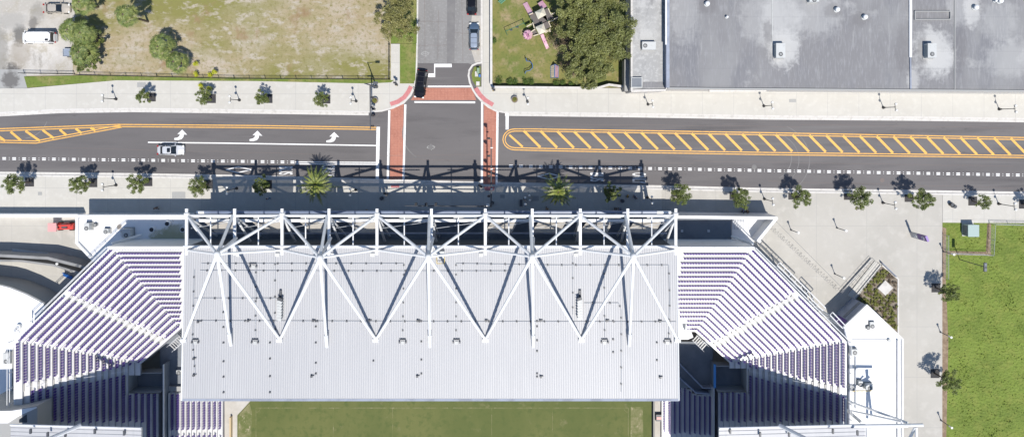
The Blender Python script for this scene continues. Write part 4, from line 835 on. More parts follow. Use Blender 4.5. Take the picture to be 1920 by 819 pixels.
def stand(side, SF, NA, NC, aisB, aisC, lab, vomit, skipf, sg):
    t = empty('grandstand', P(*SF(0)[1], 0), lab, 'grandstand', 'grandstands of the stadium')
    tr, ri, st, st2 = MB(), MB(), MB(), MB()
    BD = []
    for k in range(NC+1):
        z = zk(k-1) if k > 0 else zk(0); BD.append([P2(x, y, z) for x, y in SF(k-.42)])
    for k in range(NC):
        z = zk(k); o, i = BD[k], BD[k+1]
        if k < NA:
            for s in (0,1): tr.add([(*o[s],z),(*o[s+1],z),(*i[s+1],z),(*i[s],z)], [(0,1,2,3)] if sg>0 else [(3,2,1,0)])
            rng_c = [(o[2][1], i[2][1], None)]
        ya = -9e9
        # C bank: full, or split round the vomitory
        segs = []
        if k < NA: segs.append((o[2][1], i[2][1], P2(0, vomit[1], z)[1] if k >= vomit[0] else -75))
        if k >= vomit[0]: yy = P2(0, vomit[2], z)[1]; segs.append((yy, yy, -75))
        for y0, y1, ye in segs:
            tr.add([(o[3][0],y0,z),(o[3][0],ye,z),(i[3][0],ye,z),(i[3][0],y1,z)], [(0,1,2,3)] if sg>0 else [(3,2,1,0)])
            zz = z-RISE if k < NC-1 else zp
            ri.add([(i[3][0],y1,z),(i[3][0],ye,z),(i[3][0],ye,zz),(i[3][0],y1,zz)], [(0,1,2,3)] if sg>0 else [(3,2,1,0)])
        if k < NA:
            zz = z-RISE if k < NA-1 else zp
            for s in (0,1): ri.add([(*i[s],z),(*i[s+1],z),(*i[s+1],zz),(*i[s],zz)], [(0,1,2,3)] if sg>0 else [(3,2,1,0)])
        # seats
        sl_ = SF(k); zs = z+.5; f = lambda p: p
        if k < NA:
            a0 = (SF(k)[0][0]-(12 if side=='left' else -12)*0, sl_[0][1])
            seat_line(sl_[1], a0, zs, 0, k, 'north', side, skipf)
            d = Vector(P2(*sl_[2],zs))-Vector(P2(*sl_[1],zs)); an = math.atan2(d.y,d.x)
            seat_line(lerp(sl_[1],sl_[2],.012), lerp(sl_[1],sl_[2],.985), zs, an+(math.pi if side=='left' else 0), k, 'diagonal', side, skipf)
        y0 = sl_[2][1]+1 if k < NA else vomit[2]
        seat_line((sl_[3][0],y0), (sl_[3][0],850), zs, math.pi/2 if side=='left' else -math.pi/2, k, 'outer', side, skipf)
        # aisle steps
        if 0 < k < NA:
            for (al, p, q, wd) in ((aisB, SF(k-.42)[1], SF(k-.42)[2], .95),):
                s = seg_int(p, q, *al); c = lerp(p, q, s); C = Vector(P2(*c, z)); d = (Vector(P2(*q,z))-Vector(P2(*p,z))).normalized(); nn = Vector((-d.y,d.x))
                if nn.dot(Vector((25*(1 if side=='left' else -1), -60))-Vector((0,0))) < 0: nn = -nn
                st.box((C.x+nn.x*.2, C.y+nn.y*.2, z+RISE/4), (wd*1.05,.4,RISE/2), math.atan2(d.y,d.x))
        if 0 < k < NC and (k < vomit[0] or True):
            x = SF(k-.42)[2][0]; s = (x-aisC[0][0])/(aisC[1][0]-aisC[0][0]); yy = aisC[0][1]+s*(aisC[1][1]-aisC[0][1])
            if k < vomit[0]:
                C = P2(x, yy, z); st2.box((C[0]+sg*.2, C[1], z+RISE/4), (.4,1.25,RISE/2))
    tr.build('seating_deck','tread',t); ri.build('riser','riser',t); st.build('aisle_steps','step_metal',t); st2.build('aisle_steps','step_metal',t)
    # vomitory floor and walls
    zf = zk(NC)+.1-1.2; x0 = SF(vomit[0]-.42)[3][0]; x1 = SF(NC-.42)[3][0]; z = zk(vomit[0])
    a, c = P2(x0,vomit[1],z), P2(x1,vomit[2],z)
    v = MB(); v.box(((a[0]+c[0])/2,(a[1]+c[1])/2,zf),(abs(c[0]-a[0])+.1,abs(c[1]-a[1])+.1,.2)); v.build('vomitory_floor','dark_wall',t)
    v = MB(); v.strip([(a[0],a[1]),(c[0],a[1])],.14,zf,z-1.0).strip([(a[0],c[1]),(c[0],c[1])],.14,zf,z-.6).strip([(a[0]-sg*.05,a[1]),(a[0]-sg*.05,c[1])],.14,zf,z+.75); v.build('vomitory_wall','grey_cover',t)
    # outer walls and rails
    o = BD[0]; w = MB(); w.strip([o[0],o[1]],.5,-.05,Z0+1.0); w.build('parapet','white_steel',t)
    w = MB(); w.strip([o[1],o[2],(o[2][0],-60)],.22,-.05,Z0+.05); w.build('outer_wall','white_roof',t)
    w = MB()
    for i in range(int(Vector((o[1][0]-o[0][0],0)).length/1.85)): x = o[1][0]+(1.85*i+.9)*(1 if side=='left' else -1); w.box((x,o[1][1],Z0+1.01),(.05,.52,.03))
    w.build('panel_joints','grey_steel',t)
    off = .22
    r = MB(); d0 = Vector(o[1]); d1 = Vector(o[2]); dv = (d1-d0).normalized(); nn = Vector((dv.y,-dv.x)); 
    if nn.x*(1 if side=='left' else -1) > 0: nn = -nn
    pl = [d0+nn*off, d1+nn*off+Vector((-sg*.2,0)), Vector((d1.x-sg*.45,-60))]
    for zz in (Z0+1.15, Z0+.6): r.path([(p.x,p.y,zz) for p in pl], .05, 6)
    r.build('handrail','white_steel',t)
    r = MB()
    for i in range(2):
        L = (pl[i+1]-pl[i]).length; n = int(L/2.4)
        for j in range(n+1): r = MB(); p = pl[i].lerp(pl[i+1], j/n); r.tube((p.x,p.y,Z0-.6),(p.x,p.y,Z0+1.15),.035,5); q = p-nn*.55 if i==0 else p+Vector((sg*.4,0)); r.tube((p.x,p.y,Z0+1.1),(q.x,q.y,Z0+.1),.025,4); r.build('rail_post','grey_steel',t)
    # centre handrails of the aisles
    r = MB()
    for (a, c, ka, kb) in ((aisB[0],aisB[1],1,NA-1),):
        pts = []
        for k in range(ka, kb+1):
            p, q = SF(k)[1], SF(k)[2]; s = seg_int(p,q,a,c); cc = lerp(p,q,s); C = P(*cc, zk(k)+.9); pts.append(C)
            if k%2: r.tube((C[0],C[1],zk(k)),C,.03,5)
        for i in range(len(pts)-1):
            if i%4 != 3: r.tube(pts[i],pts[i+1],.03,5)
    pts = []
    for k in range(1, vomit[0]):
        x = SF(k)[2][0]; s = (x-aisC[0][0])/(aisC[1][0]-aisC[0][0]); C = P(x, aisC[0][1]+s*(aisC[1][1]-aisC[0][1]), zk(k)+.9); pts.append(C)
        if k%2: r.tube((C[0],C[1],zk(k)),C,.03,5)
    for i in range(len(pts)-1):
        if i%4 != 3: r.tube(pts[i],pts[i+1],.03,5)
    r.build('aisle_handrail','white_steel',t)
    return t, BD
aB, aC = ((125,553),(330,650)), ((33,727),(270,690))
def skL(x, y, k):
    if x > 352: return True
    if band(x,y,*aB,6.3) and y < 660 and x < 335: return True
    if band(x,y,*aC,8.5) and x < 300: return True
    if k < 2 and y > 719: return True
    if k == 2 and y > 756: return True
    if k < 16 and False: return True
    if k >= 16 and 683 < y < 737: return True
    return False
LT, LBD = stand('left', SLeft, 18, 21, aB, aC, 'left corner stand with purple seat rows bending through two angles', (16,703,737), skL, 1)
aBr, aCr = ((1495,553),(1335,650)), ((1590,735),(1380,690))
def skR(x, y, k):
    if x < 1264 or (k < 7 and x < 1283-1.6*k and y < 620): return True
    if band(x,y,*aBr,7) and y < 665 and x > 1325: return True
    if band(x,y,*aCr,8.5) and x > 1345: return True
    if k >= 16 and 683 < y < 735 and x < 1400: return True
    if k >= 16 and y < 622 and x < 1289: return True
    if k >= 19: return x < 1345
    return False
RT, RBD = stand('right', SRight, 19, 21, aBr, aCr, 'right corner stand with glaring white treads and purple seat rows', (16,690,735), skR, -1)
# main stand under the canopy
t = empty('grandstand', P(806,470,0), 'long main stand hidden beneath the ribbed metal canopy', 'grandstand', 'grandstands of the stadium'); b = MB(); r = MB()
for k in range(32):
    z = zk(k); y0 = P2(0, SLeft(k-.42)[0][1] if k<18 else 463+8.35*(k-.42), zk(k-1) if k else z)[1]; y1 = P2(0, SLeft(k+.58)[0][1] if k<17 else 463+8.35*(k+.58), z)[1]
    xl, xr = P2(356,0,z)[0], P2(1258,0,z)[0]
    b.add([(xl,y1,z),(xr,y1,z),(xr,y0,z),(xl,y0,z)],[(0,1,2,3)]); r.add([(xl,y1,z-RISE if k<31 else zp),(xr,y1,z-RISE if k<31 else zp),(xr,y1,z),(xl,y1,z)],[(0,1,2,3)])
b.build('seating_deck','tread',t); r.build('riser','riser',t)
HID = []
for k in range(32):
    z = zk(k); y = P2(0, SLeft(k)[0][1] if k<18 else 463+8.35*k, z+.5)[1]; x = P2(358,0,z)[0]; xe = P2(1256,0,z)[0]; i = 0
    while x < xe:
        i += 1; x += .47
        if i % 24 not in (0,1,2): HID.append((x, y, z, 0))
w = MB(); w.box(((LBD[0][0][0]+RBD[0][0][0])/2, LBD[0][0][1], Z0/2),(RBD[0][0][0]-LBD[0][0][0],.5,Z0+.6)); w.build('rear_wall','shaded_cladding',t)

# lower stands
def lower(side, xs, y0, lab, sg, y0f):
    t = empty('lower_stand', P(xs[0],y0,zp), lab, 'grandstand', 'lower seating tiers beside the pitch'); b = MB(); r = MB(); n = len(xs); dz = .3; zt_ = zp+.5+dz*n; st = xs[1]-xs[0]
    for i, x in enumerate(xs):
        z = zt_-dz*i; a = P2(x-st*.45, y0f(x), z); c = P2(x+st*.55, y0f(x), z); ye = -75
        b.add([(a[0],a[1],z),(a[0],ye,z),(c[0],ye,z),(c[0],c[1],z)],[(0,1,2,3)] if sg>0 else [(3,2,1,0)])
        zz = z-dz if i<n-1 else zp
        r.add([(c[0],c[1],z),(c[0],ye,z),(c[0],ye,zz),(c[0],c[1],zz)],[(0,1,2,3)] if sg>0 else [(3,2,1,0)])
        seat_line((x,y0f(x)+3),(x,850),z+.5,math.pi/2 if sg>0 else -math.pi/2,90+i,'lower',side,(lambda px,py,k: 806<py<816) if sg>0 else (lambda px,py,k: 812<py<824))
        r.add([(a[0],a[1],z),(c[0],a[1],z),(c[0],a[1],zp),(a[0],a[1],zp)],[(0,1,2,3)])
    b.build('seating_deck','tread' if sg>0 else 'tread',t); r.build('riser','riser',t); return zt_
zl = lower('left', [313.5+9.85*i for i in range(11)], 735, 'lower left tier of purple seats, half in shade and half in sun', 1, lambda x: 735)
zl2 = lower('right', [1331-9.4*i for i in range(10)], 737, 'lower right tier of purple seats in deep shade', -1, lambda x: 739 if x > 1305 else 739-(1305-x)*.85)
# dividing walls, concourse pockets
def pw(name, pts, w, z0, z1, mat, lab, cat='wall'):
    return tag(MB().strip([P2(x,y,z1) for x,y in pts], w, z0, z1).build(name, mat), lab, cat)
pw('divider_wall', [(306,683),(306,1000)], .22, zp, 3.3, 'dark_wall', 'thin pale wall dropping from the left upper stand to the lower tier')
pw('divider_wall', [(316,737),(316,1000)], .12, zp, 2.2, 'grey_steel', 'short pale handrail wall within the left lower tier')
tag(MB().strip([P2(306,683,3.6),P2(306,1000,3.6)], .14, 3.305, 3.6).build('wall_capping','white_steel'),'thin white capping rail along the top of the left divider wall','rail')
pw('divider_wall', [(1340.5,683),(1340.5,727)], .16, .5, 3.3, 'dark_wall', 'dark wall under the blue strip beside the right vomitory')
pw('blue_strip', [(1340.5,683),(1340.5,727)], .36, 3.305, 3.6, 'cyan_strip', 'bright blue strip of wall beside the right vomitory')
pw('divider_wall', [(1339,728),(1339,1000)], .2, zp, 3.4, 'grey_steel', 'thin grey wall dropping from the right upper stand to the lower tier')
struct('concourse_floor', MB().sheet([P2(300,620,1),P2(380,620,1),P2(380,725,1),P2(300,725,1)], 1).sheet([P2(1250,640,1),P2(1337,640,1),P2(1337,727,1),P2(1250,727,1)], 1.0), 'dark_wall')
tag(MB().prism([P2(300,724,1.6),P2(380,724,1.6),P2(380,733,1.6),P2(300,733,1.6)], zp, 1.6).build('retaining_wall','grey_cover'),'grey cross wall above the left lower tier beside the canopy edge','wall')
t = empty('ramp_rails', P(1310,720,0), 'pale walled ramp slanting down under the right edge of the canopy', 'ramp')
b = MB(); b.strip([P2(x,y,2.2) for x,y in ((1262,668),(1274,682),(1318,727),(1337,727))], .2, 0, 2.2); b.build('side_wall','parapet_blue',t)
b = MB(); b.strip([P2(x,y,2.2) for x,y in ((1262,697),(1274,708),(1305,736),(1330,738))], .2, 0, 2.2); b.build('side_wall','parapet_blue',t)
b = MB(); q = [P(1262,669,1.6),P(1318,727,1.0),P(1303,736,1.0),P(1262,698,1.6)]; b.add(q,[(0,1,2,3)]); b.build('ramp_surface','dark_wall',t)
t = empty('landing', P(1285,640,0), 'white landing with a dark stair opening where the right stand meets the canopy', 'landing')
b = MB(); b.prism([P2(1262,594,4.4),P2(1288,600,4.4),P2(1300,632,4.4),P2(1290,636,4.4),P2(1262,636,4.4)], 1, 4.4); b.build('slab','white_roof',t)
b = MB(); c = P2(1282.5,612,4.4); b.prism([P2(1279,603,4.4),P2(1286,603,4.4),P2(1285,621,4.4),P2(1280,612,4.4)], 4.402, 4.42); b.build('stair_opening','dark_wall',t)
def steps(p0, p1, w, z0, z1, n, lab, g='short stair flights at the front of the corner stands'):
    t = empty('stair_flight', P(*p0,z1), lab, 'stairs', g); a, c = Vector(P2(*p0,z0)), Vector(P2(*p1,z1)); d = (c-a).normalized(); rz = math.atan2(d.y,d.x)
    for i in range(n): b = MB(); p = a.lerp(c,(i+.5)/n); z = z0+(z1-z0)*(i+.5)/n; b.box((p.x,p.y,z),((c-a).length/n*.55,w,.08),rz); b.build('step','step_metal',t)
    b = MB()
    for s in (-1,1): nn = Vector((-d.y,d.x))*s*w/2; b.tube((a.x+nn.x,a.y+nn.y,z0+.9),(c.x+nn.x,c.y+nn.y,z1+.9),.03,5); b.tube((a.x+nn.x,a.y+nn.y,z0),(c.x+nn.x,c.y+nn.y,z1),.05,5)
    b.build('handrail','white_steel',t)
steps((322,652),(342,633),1.2,4.2,3.2,6,'short stairs at the canopy end of the left stand aisle')
steps((1322,651),(1302,632),1.2,4.2,3.2,6,'short stairs at the canopy end of the right stand aisle')
# small AC under roof edge
AC(335,697,1.0,.9,.6,.8,'white air unit on the dark floor left of the canopy edge','equipment around the stadium')

# -------- seats --------
def seat_geo():
    b = MB(); n = 4; v = []
    for i in range(n+1):
        a = (i/n-.5)*1.5; x = .215*math.sin(a)/math.sin(.75)*.86; y = .10+.07*(math.cos(a)-1)*2
        v += [(x,y+.03,.78),(x,y-.03,.78),(x,y,.42),(x,y+.05,.42)]
    f = []
    for i in range(n):
        o, p = 4*i, 4*i+4; f += [(o,p,p+1,o+1)[::-1],(o+1,p+1,p+2,o+2)[::-1],(o,o+3,p+3,p)[::-1]]
    b.add(v,f)
    b.add([(-.20,.04,.46),(.20,.04,.46),(.18,-.12,.52),(-.18,-.12,.52),(0,-.18,.53),(-.20,.04,.38),(.20,.04,.38),(.18,-.12,.44),(-.18,-.12,.44),(0,-.18,.45)],[(0,3,4,2,1)[::-1][:5],(5,6,7,9,8),(0,5,8,3),(3,8,9,4),(4,9,7,2),(2,7,6,1)])
    b.add([(-.03,.1,0),(.03,.1,0),(.03,.05,0),(-.03,.05,0),(-.03,.1,.42),(.03,.1,.42),(.03,.05,.42),(-.03,.05,.42)],[(0,1,5,4),(1,2,6,5),(2,3,7,6),(3,0,4,7)])
    return b
sg_ = seat_geo(); sv = np.array(sg_.v)
# the largest (highest, nearest to the lens) fully visible ones are individuals
order = sorted(range(len(SEAT)), key=lambda i: (SEAT[i][4], SEAT[i][5] != 'outer' ))
def vis(s):
    px, py = VX+s[0]*F/(H-s[2]-.5), VY-s[1]*F/(H-s[2]-.5)
    if py > 790 and (px < 268 or px > 1346): return False
    if 338 < px < 1272 and py < 750: return False
    return -2 < px < 1922 and py < 822
SEAT = [s for s in SEAT if vis(s) ] 
order = sorted(range(len(SEAT)), key=lambda i: SEAT[i][4]); ind = set(order[:298])
me = None; words = ['outermost','second outermost','third outermost','fourth outermost','fifth outermost']
fw = {'north':'bank beside the canopy','diagonal':'slanting bank','outer':'bank along the outer side'}
buckets = {}
for i, s in enumerate(SEAT):
    if i in ind:
        if me is None: o = sg_.build('stadium_chair','seat_purple'); me = o.data
        else: o = bpy.data.objects.new('stadium_chair', me); COL.objects.link(o)
        o.location = s[:3]; o.rotation_euler = (0,0,s[3])
        tag(o, f'purple seat in the {words[s[4]]} row, {s[6]} stand, {fw[s[5]]}', 'seat', f'purple seats in the {words[s[4]]} row of the {s[6]} stand, {s[5]} bank')
    else: buckets.setdefault(0, []).append(s)
for key, ss in buckets.items():
    a = np.array([q[:4] for q in ss]+HID, float); n = len(a); cs, sn = np.cos(a[:,3]), np.sin(a[:,3])
    X = a[:,0,None]+sv[None,:,0]*cs[:,None]-sv[None,:,1]*sn[:,None]; Y = a[:,1,None]+sv[None,:,0]*sn[:,None]+sv[None,:,1]*cs[:,None]; Z = a[:,2,None]+sv[None,:,2]
    b = MB(); b.v = np.stack([X,Y,Z],-1).reshape(-1,3).tolist(); m = len(sv); b.f = [tuple(j+i*m for j in f) for i in range(n) for f in sg_.f]
    tag(b.build('stadium_seating','seat_purple'), 'thousands of purple folding seats filling the inner rows of the stands', 'seating', kind='stuff')
print('SEATS', len(SEAT))

# -------- main canopy --------
zr0, zr1 = 15.4, 16.9
def zd(py): return zr0+(py-462)/288*(zr1-zr0)
def D(px, py, up=0): z = zd(py)+up; return P(px, py, z)
CN = empty('stadium_canopy', P(806,462,0), 'huge white ribbed metal canopy hung from white tube masts over the main stand', 'canopy roof', 'canopies of the stadium')
TL, TR, BL_, BR = P(346,462,zr0), P(1269,462,zr0), P(340,751,zr1), P(1273.5,751,zr1)
b = MB(); dn = Vector((0,0,-.35)); v = [Vector(p) for p in (TL,TR,BR,BL_)]; b.add(v+[p+dn for p in v],[(3,2,1,0),(4,5,6,7),(0,1,5,4),(1,2,6,5),(2,3,7,6),(3,0,4,7)]); b.build('roof_deck','deck_metal',CN)
b = MB(); nrib = 216
for i in range(nrib+1):
    f = i/nrib; a, c = v[0].lerp(v[1],f), v[3].lerp(v[2],f); c = a.lerp(c,.985); w = .075; h = .07; a = a.lerp(c,.005)
    b.add([(a.x-w,a.y,a.z+.002),(a.x+w,a.y,a.z+.002),(a.x+w*.6,a.y,a.z+h),(a.x-w*.6,a.y,a.z+h),(c.x-w,c.y,c.z+.002),(c.x+w,c.y,c.z+.002),(c.x+w*.6,c.y,c.z+h),(c.x-w*.6,c.y,c.z+h)],[(1,5,6,2),(2,6,7,3),(3,7,4,0),(4,7,6,5),(0,1,2,3)])
b.build('standing_seams','deck_rib',CN)
b = MB(); b.add([D(340,747,.004+.03),D(1273.5,747,.034),D(1273.5,751.5,.034),D(340,751.5,.034)],[(3,2,1,0)]); b.build('gutter','parapet_blue',CN)
b = MB(); b.tube(D(344,462,.1),D(1270,462,.1),.22,8); b.build('rear_beam','white_steel',CN)
for s, x0, x1 in ((1,345,340.5),(-1,1269.5,1273)): b = MB(); b.tube(D(x0,460,.05),D(x1,750,.05),.12,6); b.build('edge_trim','white_steel',CN)
zc = 15.4; POSTS = [350,440,529,617,707,809,910,998,1088,1177,1267]
b = MB(); b.tube(P(350,404.3,zc),P(1267,404.3,zc),.22,8); b.build('rear_chord','white_steel',CN)
zn = 22.0; NODES = [(407,477),(600,485),(803,481),(997,482),(1188,480)]
NODES = [(407,476),(600,483),(803,481),(998,481),(1188,480)]
for i, x in enumerate(POSTS):
    a, c = P(x,391,zc), P(x,478 if i%2==0 or True else 470,zc+.1); b = MB(); b.add(*(lambda q: (q.v,q.f))(MB().box(((a[0]+c[0])/2,(a[1]+c[1])/2,zc),(.42,abs(a[1]-c[1]),.34))))
    if i%2==0: b.tube(P(x,399,zc),P(x,409,zc),.42,8)
    b.build('outrigger','white_steel',CN)
    # raking struts below the outrigger, foot set back under the roof
    X = a[0]; sgn = -1 if x<809 else 1
    b = MB(); t0 = P(x,406,zc-.2); b.tube(t0,(X+ -sgn*0,P2(0,453,9.5)[1],9.0),.2,8); b.build('raking_strut','white_steel',CN)
    b = MB(); b.tube(t0,(X,P2(0,448,4)[1],3.2),.2,8); b.build('raking_strut','white_steel',CN)
    b = MB(); b.tube((X,P2(0,448,4)[1],3.2),(X,P2(0,462,4)[1],7),.14,8); b.build('base_strut','white_steel',CN)
for i in range(10):
    x = (POSTS[i]+POSTS[i+1])/2; b = MB(); b.tube(P(x,404.5,zc),P(x,460,zc),.1,6); b.build('tie_bar','white_steel',CN)
    b = MB(); b.tube(P(x-7,407.5,zc-.5),P(x+37 if i<5 else x+33,407.5,zc-.5),.09,5) if False else b.tube(P(x-9,407.6,zc-.6),P(x+34,407.6,zc-.6),.09,5); b.build('light_bar','lamp_white',CN)
VB = [345,525,705,910,1090,1270]
for j, (nx, ny) in enumerate(NODES):
    N_ = Vector(P(nx,ny,zn)); i = 2*j+1
    b = MB(); b.ball(N_, .5, 10); b.build('node','white_steel',CN,smooth=True)
    for k in (0,1): b = MB(); e = Vector(D(VB[j+k],636,.15)); b.tube(N_,e,.26,8,.22); b.build('stay','white_steel',CN)
    e = Vector(D(nx+(806-nx)*.066*1.0 if False else [433,613,806,1000,1180][j],[647,650,650,650,648][j],.2)); b = MB(); b.tube(N_,e,.25,8,.2); b.build('stay','white_steel',CN)
    m = N_.lerp(e,.86); b = MB(); b.tube(m,e,.31,8,.26); b.build('stay_sleeve','white_steel',CN)
    for k in (-1,1): b = MB(); b.tube(N_,P(POSTS[i+k]+(-k*3),406,zc+.1),.23,8); b.build('backstay','white_steel',CN)
    b = MB(); b.tube(N_,P(POSTS[i]-4,405,zc+.1),.24,8); b.build('mast_leg','white_steel',CN); b = MB(); b.tube(N_,P(POSTS[i]+(3 if j<3 else 2),446,zc-.1),.24,8); b.build('mast_leg','white_steel',CN)
    for k in (-1,1): b = MB(); b.tube(N_,P(POSTS[i+k]-k*3,469,zc+.1),.2,8); b.build('node_tie','white_steel',CN)
for x in VB: b = MB(); c = D(x,637,0); b.box((c[0],c[1],c[2]+.2),(.9,.5,.4)); b.build('stay_foot','white_steel',CN)
for i in range(9): x = (POSTS[i+1]) ; b = MB(); c = D(x-8 if i%2 else x+8,477,0); b.box((c[0],c[1],c[2]+.15),(.6,.5,.3)); b.build('roof_hatch','lamp_white',CN)
# lower fascia, rear canopy panels
FS = empty('rear_fascia', P(806,398,0), 'long pale blue fascia tube with white ends behind the canopy masts', 'fascia')
zf = 10.8
MB().tube(P(384,397.6,zf),P(1231,397.6,zf),.28,10).build('tube','pale_fascia',FS)
MB().tube(P(369,398,zf),P(383.6,398,zf),.26,10).build('end_cap','white_steel',FS); MB().tube(P(1231.4,398,zf),P(1258,398,zf),.26,10).build('end_cap','white_steel',FS)
b = MB()
for x in POSTS[:]: b.tube(P(max(372,min(1256,x)),398,zf),P(max(372,min(1256,x)),404,zf),.07,5)
b.build('bracket','white_steel',FS)
TC = empty('rear_terrace_roof', P(806,425,0), 'pale panel roof behind the masts with slanting gaps between its bays', 'roof', 'canopies of the stadium'); zq = 11.2
MB().strip([P2(368,413.3,zq),P2(1262,413.3,zq)], .48, zq-.1, zq+.12).build('front_beam','white_steel',TC)
MB().strip([P2(395,437.2,zq-.3),P2(1250,437.2,zq-.3)], .22, zq-.5, zq-.3).build('back_beam','parapet_blue',TC)
for i in range(10):
    if i in (4,5): continue
    x0, x1 = POSTS[i], POSTS[i+1]; q = ((x0+33,416),(x1+1,416),(x1-1,436),(x0+54 if i else x0+54,436)) if i < 5 else ((x0+12,416),(x1-27,416),(x1-38,436),(x0-2,436))
    MB().prism([P2(x,y,zq) for x,y in q], zq-.12, zq-.02).build('roof_panel','beige_panel',TC)
b = MB()
for i in range(10):
    x0, x1 = POSTS[i], POSTS[i+1]
    b.tube(P(x0+8,428,zq+.6),P(x1-6,416,zq+.6),.05,5)
b.build('tie_rod','grey_steel',TC)
# concourse building
CB = empty('concourse_building', P(250,430,0), 'low white roofed concourse building along the stadium street front', 'building')
for i in range(10):
    if i in (4,5): continue
    x0, x1 = POSTS[i], POSTS[i+1]; q = ((x0+14,400),(x1+1,400),(x1+1,411),(x0+27,411)) if i < 5 else ((x0+10,400),(x1-9,400),(x1-22,411),(x0+11,411))
    MB().prism([P2(x,y,zq-.4) for x,y in q], zq-.46, zq-.4).build('shadow_mesh_panel','shadow_mesh',TC)  # dark strips added between fascia and beam so the pavement shadow runs unbroken
zb_ = 5.0
q = [(144,406),(144,455),(172,492),(215,478),(347,478),(347,406)]
MB().prism([P2(x,y,zb_) for x,y in q], -.05, zb_-.3).build('wall','white_roof',CB)
MB().prism([P2(x,y,zb_) for x,y in [(148,409),(148,455),(174,488),(215,476),(347,476),(347,409)]], zb_-.297, zb_-.2).build('roof','concourse_roof',CB)
MB().strip([P2(x,y,zb_) for x,y in [(347,405),(145.5,405),(145.5,455),(170,481)]], .45, zb_-.19, zb_+.25).build('parapet','white_steel',CB)
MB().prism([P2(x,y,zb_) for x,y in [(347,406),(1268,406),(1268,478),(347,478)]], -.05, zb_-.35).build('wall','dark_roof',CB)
MB().strip([P2(347,405,zb_),P2(1268,405,zb_)], .4, zb_-.34, zb_+.25).build('parapet','white_steel',CB)
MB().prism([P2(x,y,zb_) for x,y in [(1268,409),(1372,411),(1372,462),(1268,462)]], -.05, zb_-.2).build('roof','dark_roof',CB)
MB().prism([P2(x,y,2.5) for x,y in [(1372,411),(1452,411),(1418,450),(1400,462),(1372,462)]], -.05, 2.5).build('yard_roof','white_roof',CB)
MB().strip([P2(x,y,zb_) for x,y in [(1268,406.2),(1455,408.5),(1421,450),(1424,452)]], .5, -.05, zb_+.3).build('parapet','white_steel',CB)
b = MB()
for i in range(12): c = P2(1375+i*2.9, 420, zb_); b.box((c[0],c[1],zb_-.2),(.1,1.9,.1))
b.build('louvre','grey_steel',CB)
for x in (1279,1329): b = MB(); c = P2(x,433,zb_); b.box((c[0],c[1],zb_-.12),(.4,.4,.15)); b.build('roof_drain','grey_steel',CB)
MB().tube(P(1372,443,5),P(1412,457,9.5),.22,8).build('brace','white_steel',CB)
MB().tube(P(210,457,9.5),P(265,440,5.2),.22,8).build('brace','white_steel',CB)
MB().tube(P(175,408,zb_+.2),P(145,408,zb_+.2),.05,6).build('pipe','grey_steel',CB)
G = 'equipment on the white concourse roof'
for x, y, w, d, h, l in ((162,425,.9,1.2,1.1,'grey box unit nearest the red lift on the white roof'),(198,433,.9,.7,.8,'small grey unit in the middle of the white roof'),(236,437,1.5,1.4,1.2,'blue grey box unit in shade on the white roof'),(178,421,.5,.3,.4,'tiny pipe box at the top of the white roof')):
    AC(x, y, zb_-.2, w, d, h, l, G)
for x, y, l in ((286,430,'round roof fan left of the yellowish stain'),(344,430,'round roof fan beside the leftmost mast'),(315,419,'small dark roof vent above the yellowish stain')):
    t = empty('roof_fan', P(x,y,zb_), l, 'roof fan', G); c = P(x,y,zb_); MB().disc(c,.5,zb_-.2,zb_+.35,16).build('housing','white_steel',t); MB().disc(c,.36,zb_+.35,zb_+.37,16).build('fan','black_metal',t)
# roof equipment of the canopy
def line_run(pts, name, lab, dots=None):
    t = empty(name, D(*pts[0]), lab, 'pipe run', 'thin conduits clamped on the canopy'); b = MB(); b.path([D(x,y,.16) for x,y in pts], .035, 5); b.build('conduit','grey_steel',t)
    b = MB()
    for i in range(len(pts)-1):
        L = math.hypot(pts[i+1][0]-pts[i][0], pts[i+1][1]-pts[i][1]); n = max(1,int(L/26))
        for j in range(n): x, y = lerp(pts[i],pts[i+1],(j+.5)/n); c = D(x,y,.12); b.box(c,(.22,.22,.2))
    b.build('clamps','dark_steel',t)
line_run([(364,601),(800,602.5),(1268,603)],'roof_conduit','long conduit crossing the whole canopy below its middle')
line_run([(377,494),(560,494),(757,494),(757,500)],'roof_conduit','conduit near the top of the left canopy half')
line_run([(375,507),(640,508),(960,508)],'roof_conduit','second conduit just under the top left one')
line_run([(855,500),(855,494),(1040,497),(1254,497),(1256,560),(1254,638)],'roof_conduit','conduit along the top of the right canopy half turning down near its edge')
line_run([(364,559),(520,559)],'roof_conduit','short conduit feeding the left speaker array')
line_run([(1095,568),(1160,568),(1165,580),(1165,735)],'roof_conduit','conduit from the right speaker array down to the eave')
line_run([(364,506),(361,640),(366,701)],'roof_conduit','conduit running down the left end of the canopy')
line_run([(480,497),(479,632)],'roof_conduit','vertical conduit crossed by the first shadow pair')
line_run([(757,502),(755,632)],'roof_conduit','vertical conduit left of the centre mast')
line_run([(855,502),(855,632)],'roof_conduit','vertical conduit right of the centre mast')
line_run([(1133,500),(1134,632)],'roof_conduit','vertical conduit right of the right speaker array')
line_run([(1074,480),(1074,590)],'roof_conduit','short vertical conduit left of the right speaker array')
line_run([(516,480),(515,632)],'roof_conduit','vertical conduit just left of the left speaker array')
